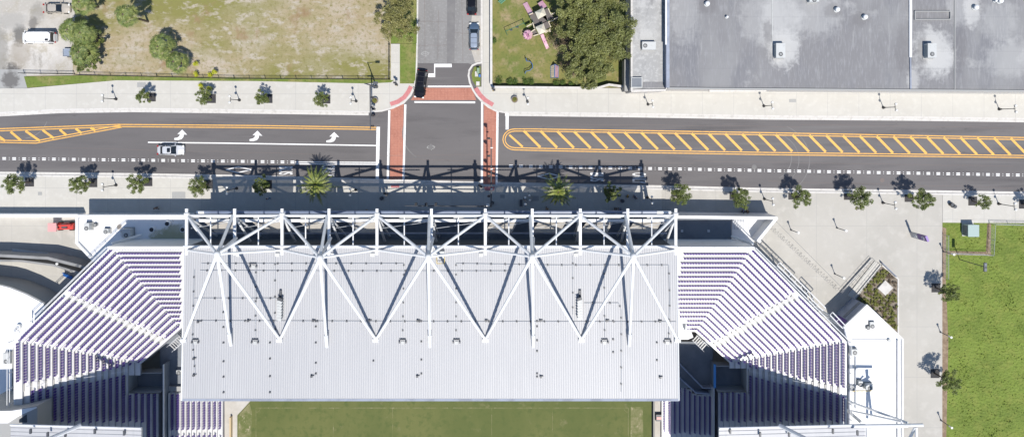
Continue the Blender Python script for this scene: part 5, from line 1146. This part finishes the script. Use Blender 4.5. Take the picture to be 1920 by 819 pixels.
for x, ys in ((419,(585,613,642,677,706,735)),(506,(642,672,705,735)),(592,(602,612,642,680,700)),(700,(676,)),(790,(602,640,674,700)),(1007,(602,612,638,658,700,706)),(1150,(602,636,660)),(1232,(642,675))):
    t = empty('roof_anchor_row', D(x,ys[0]), f'row of {len(ys)} small dark roof anchors, {"left" if x<806 else "right"} part of the canopy near photo column {x}' if False else None or 'row of small dark anchors on the canopy '+{419:'beneath the leftmost mast',506:'left of the second stay foot',592:'under the second mast',700:'below the third stay foot',790:'left of the centre mast foot',1007:'under the fourth mast',1150:'left of the rightmost mast',1232:'near the right roof end'}[x], 'roof anchors', 'rows of dark anchors on the canopy')
    for y in ys: b = MB(); c = D(x,y,.12); b.box(c,(.25,.2,.2)); b.build('anchor','dark_steel',t)
for x, y, l in ((371,603,'left of the first stay'),(465,601,'between the first two stay feet'),(587,601,'at the second mast conduit'),(692,601,'left of the third stay foot'),(783,601,'left of the centre mast'),(911,601,'above the fourth stay foot'),(1013,601,'right of the fourth mast'),(1138,601,'left of the fifth mast'),(1237,602,'near the right end'),(584,705,'low down under the second mast'),(782,705,'low down left of the centre mast'),(1014,706,'low down under the fourth mast'),(1238,707,'low down near the right end'),(363,672,'low down at the left end'),(363,703,'at the lower left corner')):
    b = MB(); c = D(x,y,.2); b.box(c,(.3,.3,.3)).box((c[0]+.28,c[1]+.1,c[2]-.05),(.25,.1,.1)); tag(b.build('junction_box','dark_steel'),'small dark junction box on the canopy '+l,'junction box','junction boxes on the canopy')
for x, y, l in ((366,636,'at the left roof end'),(478,636,'left of the second stay foot'),(755,636,'left of the centre mast foot'),(856,636,'right of the centre mast foot'),(1134,636,'left of the fifth mast foot'),(1252,636,'at the right roof end'),(475,494,'under the conduit right of the first mast')):
    t = empty('floodlight', D(x,y), 'dark bracketed floodlight on the canopy '+l, 'floodlight', 'floodlights clamped on the canopy'); c = D(x,y,.2)
    MB().box((c[0],c[1],c[2]),(1.0,.12,.2)).build('bracket','dark_steel',t); MB().box((c[0]-.5,c[1]-.4,c[2]+.05),(.22,.28,.22)).build('lamp','dark_steel',t); MB().box((c[0]+.5,c[1]-.4,c[2]+.05),(.22,.28,.22)).build('lamp','dark_steel',t)
    MB().box((c[0],c[1]-.55,c[2]-.1),(.5,.5,.06)).build('base_plate','hvac',t)
for x, y0, y1, l, s in ((524,545,602,'white slatted speaker array hung low on the left canopy half',1),(1088,545,600,'white slatted speaker array hung low on the right canopy half',-1)):
    t = empty('speaker_array', D(x,y0), l, 'speaker array', 'speaker arrays on the canopy'); n = 8
    a, c = D(x,y0,.7), D(x,y1,.7); MB().strip([a[:2],c[:2]],.35,a[2]-.65,a[2]-.3).build('frame','dark_steel',t)
    for i in range(n):
        f = (i+.5)/n; b = MB(); b.box((a[0]+s*.12, a[1]+(c[1]-a[1])*(.22+f*.75), a[2]+.1+.25*f),(.72,.42,.5),-.35*s); b.build('speaker','hvac' if i else 'dark_steel',t)
t = empty('access_hatch', D(827,483), 'small access hatch with yellow rail beside the centre mast', 'hatch'); c = D(827,477,.3)
MB().box((c[0],c[1],c[2]),(1.1,1.1,.6)).build('box','hvac',t)
b = MB(); x, y = c[0], c[1]-.9
for p, q in (((-.6,.6),(-.6,-.4)),((-.6,-.4),(.6,-.4)),((.6,-.4),(.6,.6))): b.tube((x+p[0],y+p[1],c[2]+.5),(x+q[0],y+q[1],c[2]+.5),.05,5)
b.build('rail','yellow_metal',t)
b = MB(); [b.box((c[0],c[1]+.75+.15*k,c[2]+.1),(.9,.06,.06)) for k in range(3)]; b.build('ladder','dark_steel',t)

# -------- side canopies (bottom left and right) --------
def side_canopy(x0, x1, sg, lab, zz0, zz1):
    t = empty('stadium_canopy', P((x0+x1)/2,796,0), lab, 'canopy roof', 'canopies of the stadium')
    a, c = P(x0,795.5,zz0), P(x1,795.5,zz1); ye = -115; b = MB()
    v = [Vector((a[0],a[1],zz0)),Vector((c[0],a[1],zz1)),Vector((c[0],ye,zz1)),Vector((a[0],ye,zz0))]
    if v[0].x > v[1].x: v = [v[1],v[0],v[3],v[2]]
    dn = Vector((0,0,-.35)); b.add(v+[p+dn for p in v],[(3,2,1,0),(4,5,6,7),(0,1,5,4),(1,2,6,5),(2,3,7,6),(3,0,4,7)]); b.build('roof_deck','deck_metal',t)
    b = MB(); n = 40
    for i in range(n):
        y = v[0].y-.45-i*.62; b.add([(v[0].x,y-.06,v[0].z+.002),(v[0].x,y+.06,v[0].z+.002),(v[0].x,y,v[0].z+.08),(v[1].x,y-.06,v[1].z+.002),(v[1].x,y+.06,v[1].z+.002),(v[1].x,y,v[1].z+.08)],[(0,3,5,2),(1,2,5,4),(0,2,1),(3,4,5)])
    b.build('standing_seams','deck_rib',t); b = MB(); b.tube((v[0].x,v[0].y,v[0].z+.05),(v[1].x,v[1].y,v[1].z+.05),.16,6); b.build('edge_trim','white_steel',t)
    return t, v
zsa, zsb = 16.6, 17.8
T1_, v1 = side_canopy(20,265,1,'corner of the ribbed canopy over the left side stand at the bottom edge',zsa,zsb)
T2_, v2 = side_canopy(1622,1348,-1,'corner of the ribbed canopy over the right side stand at the bottom edge',zsa,zsb)
nd = P(36,812,23); 
MB().tube(P(150,797,zsb),P(92,822,22.5),.3,8,.3).build('stay','white_steel',T1_)
MB().tube(P(1462,797,17.6),P(1520,826,22.5),.3,8,.3).build('stay','white_steel',T2_)
MB().tube(P(1600,798,16.8),P(1730,796,16.4),.26,8).build('outrigger','white_steel',T2_); 
MB().tube(P(1626,803,16.5),P(1702,798,16.5),.2,8).build('outrigger','white_steel',T2_); MB().tube(P(1718,800,16.2),P(1718,900,16.2),.22,8).build('rear_chord','white_steel',T2_)
MB().tube(P(1716,800,16.2),P(1690,850,12),.22,8).build('raking_strut','white_steel',T2_); MB().tube(P(1626,800,16.5),P(1626,900,16.5),.24,8).build('rear_beam','white_steel',T2_)
MB().tube(P(1592,752,7),P(1702,792,14),.2,8).build('raking_strut','white_steel',T2_); MB().tube(P(1590,768,7),P(1690,790,14),.16,8).build('raking_strut','white_steel',T2_); MB().tube(P(1588,768,5),P(1616,792,14),.25,8).build('raking_strut','white_steel',T2_)
for T, xs in ((T1_,(60,92,125,180,235)),(T2_,(1368,1424,1478,1560,1606))):
    for x in xs: c = P(x,806+(x%3)*3,zsb-.1); b = MB(); b.box((c[0],c[1],c[2]+.3),(.25,.7,.3)); b.build('roof_bracket','dark_steel',T)

# -------- left forecourt things --------
zw = 2.4
wall('perimeter_wall', [(-300,403.5),(146,404.5)], .45, zw, 'white_roof', 'long white boundary wall along the left pavement', capm='white_steel')
struct('forecourt', MB().prism([P2(-700,406),P2(150,406),P2(150,455),P2(215,500),P2(205,640),P2(20,700),P2(-700,700)], -.1, .12), 'plaza_concrete')
wall('ramp_wall', [(-200,477),(0,479),(90,484),(150,499),(185,514)], .5, 3.6, 'grey_concrete', 'curved grey wall casting the upper dark shadow on the left forecourt')
wall('ramp_wall', [(-200,487),(40,489),(100,497),(150,512),(175,524)], .35, 2.6, 'grey_concrete', 'lower curved wall just inside the upper one')
t = empty('panel_bench', P(56,470,.12), 'row of four pale flat panels along the curved wall', 'bench')
for i in range(4): b = MB(); a, c = P(22+i*17,469+i*1.9,1), P(38.5+i*17,471+i*1.9,1); b.strip([a[:2],c[:2]],.62,.85,.95); b.build('panel','hvac',t)
b = MB(); a, c = P(22,470.5,1), P(90,478,1); b.strip([a[:2],c[:2]],.3,.12,.84); b.build('base','dark_steel',t)
t = empty('boom_lift', P(125,422,.12), 'red boom lift with a pale pink canopy parked by the white roofed building', 'lift'); a = Vector(P(112,423,0)); 
MB().box((a.x,a.y,2.0),(1.5,1.5,.12)).build('canopy','pink_cover',t)
b = MB(); [b.tube((a.x+s*.6,a.y+r_*.6,.5),(a.x+s*.6,a.y+r_*.6,2.0),.04,5) for s in (-1,1) for r_ in (-1,1)]; b.build('frame','red_paint',t)
MB().box((a.x+1.6,a.y,.75),(2.8,1.1,.5)).build('chassis','red_paint',t); MB().tube((a.x+.6,a.y+.2,1.2),(a.x+3.0,a.y+.3,1.5),.2,8).build('boom','red_paint',t); MB().box((a.x+1.6,a.y+.1,1.15),(.9,.8,.3)).build('engine_cover','dark_steel',t)
for s in (-1,1):
    for xx in (.5,2.5): MB().tube((a.x+xx,a.y+s*.75,.45),(a.x+xx,a.y+s*.55,.45),.4,14).build('wheel','rubber',t)
t = empty('seat_bank', P(127,517,.12), 'short bank of bright blue plastic seats tucked beside the left stand', 'bench seats')
for i in range(4):
    b = MB(); c = P(120+i*4.2,514.5+i*1.9,.6); b.box((c[0],c[1],.5),(.38,.6,.1),-.4).box((c[0]+.1,c[1]+.3,.75),(.38,.08,.5),-.4); b.build('seat','blue_plastic',t)
b = MB(); b.tube(P(119,515,.3),P(135,522,.3),.05,5); c = P(127,518,0); b.tube((c[0],c[1],.12),(c[0],c[1],.45),.05,5); b.build('frame','dark_steel',t)
t = empty('lamp_globe', P(107,493.5,.12), 'white globe lamp on a short post near the blue seats', 'lamp'); c = P(107,494,2.6)
MB().tube((c[0],c[1],.12),(c[0],c[1],2.4),.05,6).build('post','dark_steel',t); MB().ball((c[0],c[1],2.6),.26,10).build('globe','globe_glass',t,smooth=True)
LB = empty('white_roof_building', P(0,600,0), 'large blank white roofed building at the left edge with a curved front', 'building'); zz = 5.0
q = [(-400,520),(-60,526),(0,533),(20,538),(50,550),(83,567),(86,580),(30,640),(24,660),(24,1100),(-400,1100)]
MB().prism([P2(x,y,zz) for x,y in q], -.05, zz-.1).build('wall','grey_cover',LB); MB().prism([P2(x,y,zz) for x,y in [(-400,521.5),(-60,527.5),(0,534.5),(19,539.5),(49,551.5),(81.5,568.5),(84,579),(28,640),(22,660),(22,1100),(-400,1100)]], zz-.097, zz+.03).build('roof','white_roof',LB)
t = empty('roof_fan', P(34,614,zz), 'pair of pale round roof fans by the edge of the left building', 'roof fan', 'equipment on the left building roof'); 
for x,y,r in ((33,617,.42),(38,611,.45)): c = P(x,y,zz); MB().disc(c,r,zz,zz+.6,14).build('housing','white_steel',t); MB().disc(c,r*.6,zz+.6,zz+.62,12).build('fan','grey_steel',t)
AC(11,672,zz,1.0,1.9,.9,'blue grey unit in shade on the left building roof','equipment on the left building roof')
t = empty('press_box', P(50,780,0), 'grey block with a dark window wedged under the left side canopy', 'building'); z_ = 13.4
MB().prism([P2(x,y,z_) for x,y in [(-60,770),(22,768),(70,760.5),(70,840),(-60,840)]], 0, z_).build('wall','grey_cover',t)
MB().prism([P2(x,y,z_) for x,y in [(-60,771),(22,769),(69,762),(69,764),(36,779),(16,792),(-60,792)]], z_+.002, z_+.12).build('roof','white_roof',t)
MB().prism([P2(x,y,z_) for x,y in [(36,785.5),(50,776),(51,791),(36,791.5)]], z_+.002, z_+.03).build('window','glass_dark',t)

# -------- right plaza things --------
RB = empty('entrance_building', P(1640,700,0), 'white roofed entrance building wedged between right stand and plaza path', 'building'); zz = 5.0
q = [(1624,571),(1689,632),(1692,640),(1692,1100),(1592,1100),(1592,650),(1581,612)]
MB().prism([P2(x,y,zz) for x,y in q], -.05, zz-.1).build('wall','parapet_blue',RB)
MB().prism([P2(x,y,zz) for x,y in [(1624,573),(1688,633),(1690,640),(1690,1100),(1593,1100),(1593,650),(1583,612)]], zz-.097, zz).build('roof','white_roof',RB)
MB().strip([P2(x,y,zz) for x,y in [(1581,612),(1624,571),(1690.5,634),(1690.5,1100)]], .25, zz+.003, zz+.35).build('parapet','white_steel',RB)
MB().strip([P2(x,y,zz) for x,y in [(1682,636),(1682,1100)]], .3, zz+.003, zz+.5).build('upstand','white_steel',RB)
a, c = Vector(P(1581,612,0)), Vector(P(1624,571,0)); A5, C5 = Vector(P2(1581,612,zz)), Vector(P2(1624,571,zz)); d = (C5-A5).normalized(); n = Vector((-d.y,d.x)); 
if n.dot(Vector((-1,1))) < 0: n = -n
def onwall(s0, s1, z0, z1, off, mat, nm, par=RB):
    p, q = A5+d*s0+n*off, A5+d*s1+n*off; m = (p+q)/2; return MB().box((m.x,m.y,(z0+z1)/2),((q-p).length,.04,z1-z0),math.atan2(d.y,d.x)).build(nm,mat,par)
WL = (C5-A5).length
onwall(WL*.28,WL*.98,2.6,3.4,.03,'dark_wall','window'); 
BN = empty('banner', (A5.x+d.x, A5.y+d.y, 0), 'purple banner with a white emblem on the shaded wall of the entrance building', 'banner')
onwall(WL*.0,WL*.24,1.2,4.7,.06,'purple_panel','cloth',BN); w0 = A5+d*WL*.12+n*.1; b = MB()
for k in range(12):
    f = lambda q_: (w0.x+d.x*.35*math.cos(q_), w0.y+d.y*.35*math.cos(q_), 3.0+.6*math.sin(q_)); b.tube(f(k*math.pi/6),f((k+1)*math.pi/6),.05,5)
for k in range(3): b.tube((w0.x-d.x*.18,w0.y-d.y*.18,2.8+.22*k),(w0.x+d.x*.18,w0.y+d.y*.18,2.8+.22*k),.035,4)
b.build('emblem','purple_light',BN)
G = 'equipment on the entrance building roof'
AC(1603,661,zz,1.15,1.1,.9,'square white fan unit beside the right stand',G,fan=(0,0)); AC(1631,725,zz,1.3,.9,.9,'larger beige box of the equipment row on the entrance roof',G); AC(1614,719,zz,.7,.8,.9,'narrow white box of the equipment row on the entrance roof',G); AC(1598,727,zz,.6,.6,.6,'smallest box of the equipment row, nearest the stand',G); AC(1636,609,zz,.8,1.0,.5,'pale unit near the top corner of the entrance roof',G)
AC(1628,613,zz,.4,.4,.3,'tiny vent box left of the pale corner unit',G)
t = empty('roof_pipe', P(1600,732,zz), 'yellow gas pipe running along the equipment row on the entrance roof', 'pipe'); b = MB(); b.tube(P(1596,732.5,zz+.2),P(1636,732,zz+.2),.05,6); b.build('pipe','yellow_metal',t)
b = MB(); [b.tube(P(1600+i*8,733,zz+.15),P(1604+i*8,739,zz+.1),.03,5) for i in range(5)]; b.build('branch','grey_steel',t)
t = empty('roof_pipe', P(1600,637,zz), 'thin pale pipe crossing the top of the entrance roof to a round vent', 'pipe'); MB().tube(P(1597,636.5,zz+.1),P(1664,636.5,zz+.1),.035,5).build('pipe','grey_cover',t); c = P(1666,637,zz); MB().disc(c,.28,zz,zz+.4,12).build('vent','hvac',t)
t = empty('roof_pipe', P(1604,690,zz), 'long grey duct beside the right stand edge on the entrance roof', 'pipe'); MB().tube(P(1604,668,zz+.2),P(1604,765,zz+.2),.1,6).build('duct','grey_steel',t)
# planting triangle
tri = [(1603,562),(1653,497),(1681,522),(1682,625),(1628,575)]
struct('planting_bed', MB().prism(pp(tri), 0, .16), 'mulch')
tag(MB().strip(pp([(1653,497),(1682.5,522),(1682.5,628)]), .25, 0, .3).build('bed_kerb','kerb_concrete'), 'pale raised edging on the street side of the triangular planting bed', 'edging')
t = empty('concrete_pad', P(1657,539,.16), 'white square pad turned diagonally in the planting bed', 'concrete pad'); c = P2(1657.5,538.5); MB().box((c[0],c[1],.3),(1.95,1.95,.4),R(47)).build('slab','kerb_concrete',t); MB().box((c[0],c[1],.51),(1.8,1.8,.03),R(47)).build('lid','kerb_concrete',t)
def inside(x, y, poly):
    r = False; j = len(poly)-1
    for i in range(len(poly)):
        if (poly[i][1] > y) != (poly[j][1] > y) and x < (poly[j][0]-poly[i][0])*(y-poly[i][1])/(poly[j][1]-poly[i][1])+poly[i][0]: r = not r
        j = i
    return r
random.seed(9); s0 = bush(1640,560,.36,.5,'leaf_shrub','olive green ground shrub planted in the triangular bed','shrubs planted in the triangular bed',170,.16,.07,'bed_shrub'); s1 = bush(1650,570,.36,.5,'leaf_twig','dry brown ground shrub planted in the triangular bed','dry shrubs in the triangular bed',130,.16,.07,'bed_shrub'); cnt = 0
y = 505
while y < 622:
    x = 1604
    while x < 1682:
        xx, yy = x+random.uniform(-1.2,1.2)+(y%2), y+random.uniform(-1,1)
        if inside(xx,yy,[(1606,561),(1652,501),(1679,524),(1680,620),(1628,573)]) and not (abs(xx-1657.5)+abs(yy-538.5) < 19) and random.random() < .86:
            dry = (yy < 548 and xx > 1662) or random.random() < .12
            o = copy_tree(s1 if dry else s0); o.location = P(xx,yy,.16); sc = random.uniform(.75,1.25); o.scale = (sc,sc,sc); o.rotation_euler = (0,0,random.uniform(0,6.28)); cnt += 1
        x += 5.6
    y += 4.9
print('SHRUBS', cnt)
# ramp with rails
t = empty('ramp', P(1615,530,.13), 'pale concrete ramp with handrails climbing toward the entrance building', 'ramp')
b = MB(); q = [P(1589,553,.25),P(1640,489,.25),P(1652,497,.25),P(1601,561,.25)]; b.prism([p[:2] for p in q], .1, .3); b.build('surface','concrete',t)
b = MB()
for p0, p1 in (((1579,549),(1636,486)),((1601,562),(1653,498))):
    b.strip([P2(*p0,.8),P2(*p1,.8)], .14, .1, .5)
b.build('side_wall','kerb_concrete',t)
b = MB()
for p0, p1 in (((1579,549),(1636,486)),((1601,562),(1653,498)),((1589,553),(1643,490))):
    b.tube(P(*p0,1.15),P(*p1,1.15),.03,5); b.tube(P(*p0,.75),P(*p1,.75),.02,5)
    for i in range(9): x, y = lerp(p0,p1,i/8); b.tube(P(x,y,.3),P(x,y,1.15),.025,5)
b.build('handrail','grey_cover',t)
b = MB(); b.strip([P2(1655,493,1.0),P2(1682,519,1.0)], .15, .1, 1.0); tag(b.build('low_wall','parapet_blue'),'short blue grey wall at the top point of the planting bed','wall')
# queue fence with loops
t = empty('crowd_fence', P(1520,480,.13), 'long thin diagonal fence line crossing the plaza', 'fence'); b = MB(); f0, f1 = (1457,417),(1582,543)
b.tube(P(*f0,1.0),P(*f1,1.0),.035,5); b.tube(P(*f0,.5),P(*f1,.5),.02,5); b.build('rail','grey_cover',t); b = MB()
for i in range(22): x,y = lerp(f0,f1,i/21); b.tube(P(x,y,.13),P(x,y,1.0),.03,5)
b.build('post','grey_cover',t); random.seed(4)
wd_ = ['nearest the wall corner','second','third','fourth','fifth','sixth','seventh','nearest the ramp']
for i in range(8):
    cx, cy = lerp((1451,431),(1564,536),i/7); tt = empty('bike_rack', P(cx,cy,.13), ('thin wire hoop rack '+wd_[i]) if i in (0,7) else f'thin wire hoop rack, {wd_[i]} along the diagonal fence from the wall corner', 'bike rack', 'wire hoop racks beside the diagonal fence'); b = MB()
    for s in (-1,1):
        pts = []
        for k in range(10): a_ = math.pi*k/9; u_ = Vector((.62,-.62)).normalized(); w_ = Vector((-.7,-.7)).normalized(); c = Vector(P2(cx,cy))+u_*s*.42; p = c+u_*.34*math.cos(a_)*1+w_*(.9*math.sin(a_)-.4); pts.append((p.x,p.y,.14+.75*math.sin(a_)))
        b.path(pts,.022,4)
    b.build('hoop','grey_cover',tt)
# barrier rails at the foot of right stand
for i, (p0, p1, l) in enumerate((((1432,456),(1459,484),'upper dark rail lying along the foot of the right stand'),((1473,497),(1500,526),'lower dark rail lying along the foot of the right stand'))):
    t = empty('crowd_barrier', P(*p0,.13), l, 'barrier', 'rails at the foot of the right stand'); b = MB(); b.tube(P(*p0,1.0),P(*p1,1.0),.05,5)
    b.build('rail','aisle_edge',t); b = MB(); [b.tube(P(*lerp(p0,p1,k/4),.13),P(*lerp(p0,p1,k/4),1.0),.03,5) for k in range(5)]; b.build('post','aisle_edge',t)
for (p0, p1, z0_, z1_, l) in (((1457,497),(1543,582),3.5,10.2,'long white stair railing down the outer side of the right stand'),((1556,590),(1580,615),5,8,'short white ladder-like railing above the purple banner')):
    t = empty('external_rail', P(*p0,0), l, 'railing', 'white railings outside the right stand'); b = MB(); b.tube(P(*p0,9),P(*p1,9),.1,6); q0 = (p0[0]+5,p0[1]-5); q1 = (p1[0]+5,p1[1]-5); b.tube(P(*q0,9),P(*q1,9),.1,6); b.build('rail','white_steel',t)
    b = MB(); n = int(math.hypot(p1[0]-p0[0],p1[1]-p0[1])/14); [b.tube(P(*lerp(p0,p1,k/n),9),P(*lerp(q0,q1,k/n),9),.05,5) for k in range(n+1)]; b.build('bars','white_steel',t); b = MB(); [b.tube((P(*lerp(p0,p1,k),9)[0],P(*lerp(p0,p1,k),9)[1],0),P(*lerp(p0,p1,k),9),.12,6) for k in (.1,.5,.9)]; b.build('post','white_steel',t)

# -------- small street things --------
def litter_bin(x, y, lab):
    t = empty('litter_bin', P(x,y,.13), lab, 'bin', 'round litter bins on the pavements'); c = P(x,y,.13); MB().disc(c,.28,.13,.95,14,.33).build('drum','black_metal',t); MB().disc(c,.34,.95,1.02,14).build('lid','dark_steel',t)
for x,y,l in ((1781,383,'black bin on the pavement left of the green utility cabinet'),(1785,386,'second black bin touching the one by the cabinet plot'),(717,371,'dark bin in the shade below the left crosswalk'),(1166,376,'dark bin in shade between tree and walking people'),(1443,416,'dark bin at the stadium wall corner')): litter_bin(x,y,l)
for x,y,l in ((992.5,366,'upper white bollard left of the right palm'),(993,374.5,'lower white bollard left of the right palm')):
    t = empty('bollard', P(x,y,.13), l, 'bollard', 'white topped bollards'); c = P(x,y,.13); MB().disc(c,.22,.13,.9,12).build('post','dark_steel',t); MB().ball((c[0],c[1],.98),.24,10).build('cap','globe_glass',t,smooth=True)
for x,y,w,d_,l in ((1004,372,1.2,.9,'grey utility cover in shade left of the right palm'),(942,368,.8,.6,'small grey utility cover in shade by the signal mast'),(335,366,2.4,1.2,'wide dark grate in the shaded left pavement'),(75,363,.7,.6,'pale square cover below the leftmost south trees')):
    c = P(x,y,.13); b = MB(); b.box((c[0],c[1],.14),(w,d_,.02)); [b.box((c[0]-w*.4+k*w*.2,c[1],.155),(.03,d_*.8,.01)) for k in range(5)]; tag(b.build('utility_cover','grey_cover'),l,'utility cover','utility covers set in the pavements')
t = empty('ticket_bench', P(977,382,.13), 'dark bench-like railing block in the shade right of the signal mast', 'bench'); c = P(977,380,.13)
MB().box((c[0],c[1],.5),(.5,1.2,.1)).build('seat','dark_steel',t); [MB().box((c[0],c[1]+s*.5,.3),(.4,.08,.35)).build('leg','dark_steel',t) for s in (-1,1)]

# -------- people --------
def make_person():
    sk_v = [(0,0,.95),(0,0,1.2),(0,0,1.42),(0,0,1.52),(0,.02,1.66),(-.1,0,.9),(-.12,.16,.5),(-.12,.1,.06),(-.12,.24,.03),(.1,0,.9),(.12,-.12,.5),(.12,-.3,.1),(.12,-.18,.03),(-.2,0,1.4),(-.27,-.1,1.13),(-.25,.02,.88),(.2,0,1.4),(.27,.06,1.13),(.25,.22,.92)]
    ed = [(0,1),(1,2),(2,3),(3,4),(0,5),(5,6),(6,7),(7,8),(0,9),(9,10),(10,11),(11,12),(2,13),(13,14),(14,15),(2,16),(16,17),(17,18)]
    rad = [.14,.13,.15,.06,.11,.1,.07,.045,.04,.1,.07,.045,.04,.06,.045,.035,.06,.045,.035]
    def grow(vs, es, rr, name):
        me_ = bpy.data.meshes.new(name); me_.from_pydata(vs, es, []); o = bpy.data.objects.new(name, me_); COL.objects.link(o)
        m = o.modifiers.new('s','SKIN')
        for i, r_ in enumerate(rr): me_.skin_vertices[0].data[i].radius = (r_, r_)
        me_.skin_vertices[0].data[0].use_root = True
        s_ = o.modifiers.new('d','SUBSURF'); s_.levels = 1; s_.render_levels = 1
        bpy.context.view_layer.update(); m2 = bpy.data.meshes.new_from_object(o.evaluated_get(bpy.context.evaluated_depsgraph_get())); bpy.data.objects.remove(o); return m2
    body = grow(sk_v, ed, rad, 'body')
    sh = grow([(0,0,.98),(0,0,1.2),(0,0,1.44),(-.21,0,1.4),(-.26,-.07,1.2),(.21,0,1.4),(.26,.04,1.2)], [(0,1),(1,2),(2,3),(3,4),(2,5),(5,6)], [.165,.155,.15,.085,.07,.085,.07], 'shirt')
    tro = grow([(0,0,.97),(-.1,0,.88),(-.12,.15,.52),(-.12,.1,.14),(.1,0,.88),(.12,-.11,.52),(.12,-.28,.16)], [(0,1),(1,2),(2,3),(0,4),(4,5),(5,6)], [.16,.125,.09,.075,.125,.09,.075], 'trousers')
    return body, sh, tro
pb_, ps_, pt_ = make_person(); cache = {}
hairm = MB().ball((0,.0,1.72),.125,8)
def person(x, y, rz, shirt, trous, lab, skin='skin', z=.13):
    t = empty('person', P(x,y,z), lab, 'person', 'people walking outside the stadium', rz)
    for me_, mt, nm in ((pb_,skin,'body'),(ps_,shirt,'shirt'),(pt_,trous,'trousers')):
        key = (nm, mt)
        if key not in cache: m_ = me_.copy(); m_.materials.clear(); m_.materials.append(MATS[mt]); m_.polygons.foreach_set('use_smooth',[True]*len(m_.polygons)); cache[key] = m_
        o = bpy.data.objects.new(nm, cache[key]); COL.objects.link(o); o.parent = t
    hairm.build('hair','hair',t,smooth=True,offset=False)
for a in ((1175,367,1.2,'cloth_yellow','cloth_dark','person in a yellow top walking in the shade right of the dark street tree'),
          (1188,367,1.6,'cloth_blue','cloth_tan','person in a blue top just right of the one in yellow'),
          (1191,370,1.5,'cloth_white','cloth_dark','person in a white top beside the one in blue'),
          (1161,391,.2,'cloth_blue','cloth_dark','person in bright blue close to the stadium fascia'),
          (1153,390,.2,'cloth_dark','cloth_dark','person in dark clothes just left of the one in bright blue near the fascia'),
          (1025,390,3,'cloth_tan','cloth_dark','person in a tan top alone below the right palm'),
          (1390,395,1.5,'cloth_blue','cloth_dark','left one of two people below the tree at the wall shadow end'),
          (1398,395,1.5,'cloth_tan','cloth_dark','right one of two people below the tree at the wall shadow end'),
          (1319,403,0,'cloth_dark','cloth_dark','lone dark clothed person beside the right stadium wall'),
          (689,394,0,'cloth_dark','cloth_tan','person in dark top near the fascia left of the crosswalk'),
          (298,389,0,'cloth_dark','cloth_dark','dark clothed person near the white concourse roof'),
          (506,371,.8,'cloth_white','cloth_blue','person in a white top partly under the dark tree left of the first palm')): person(*a)
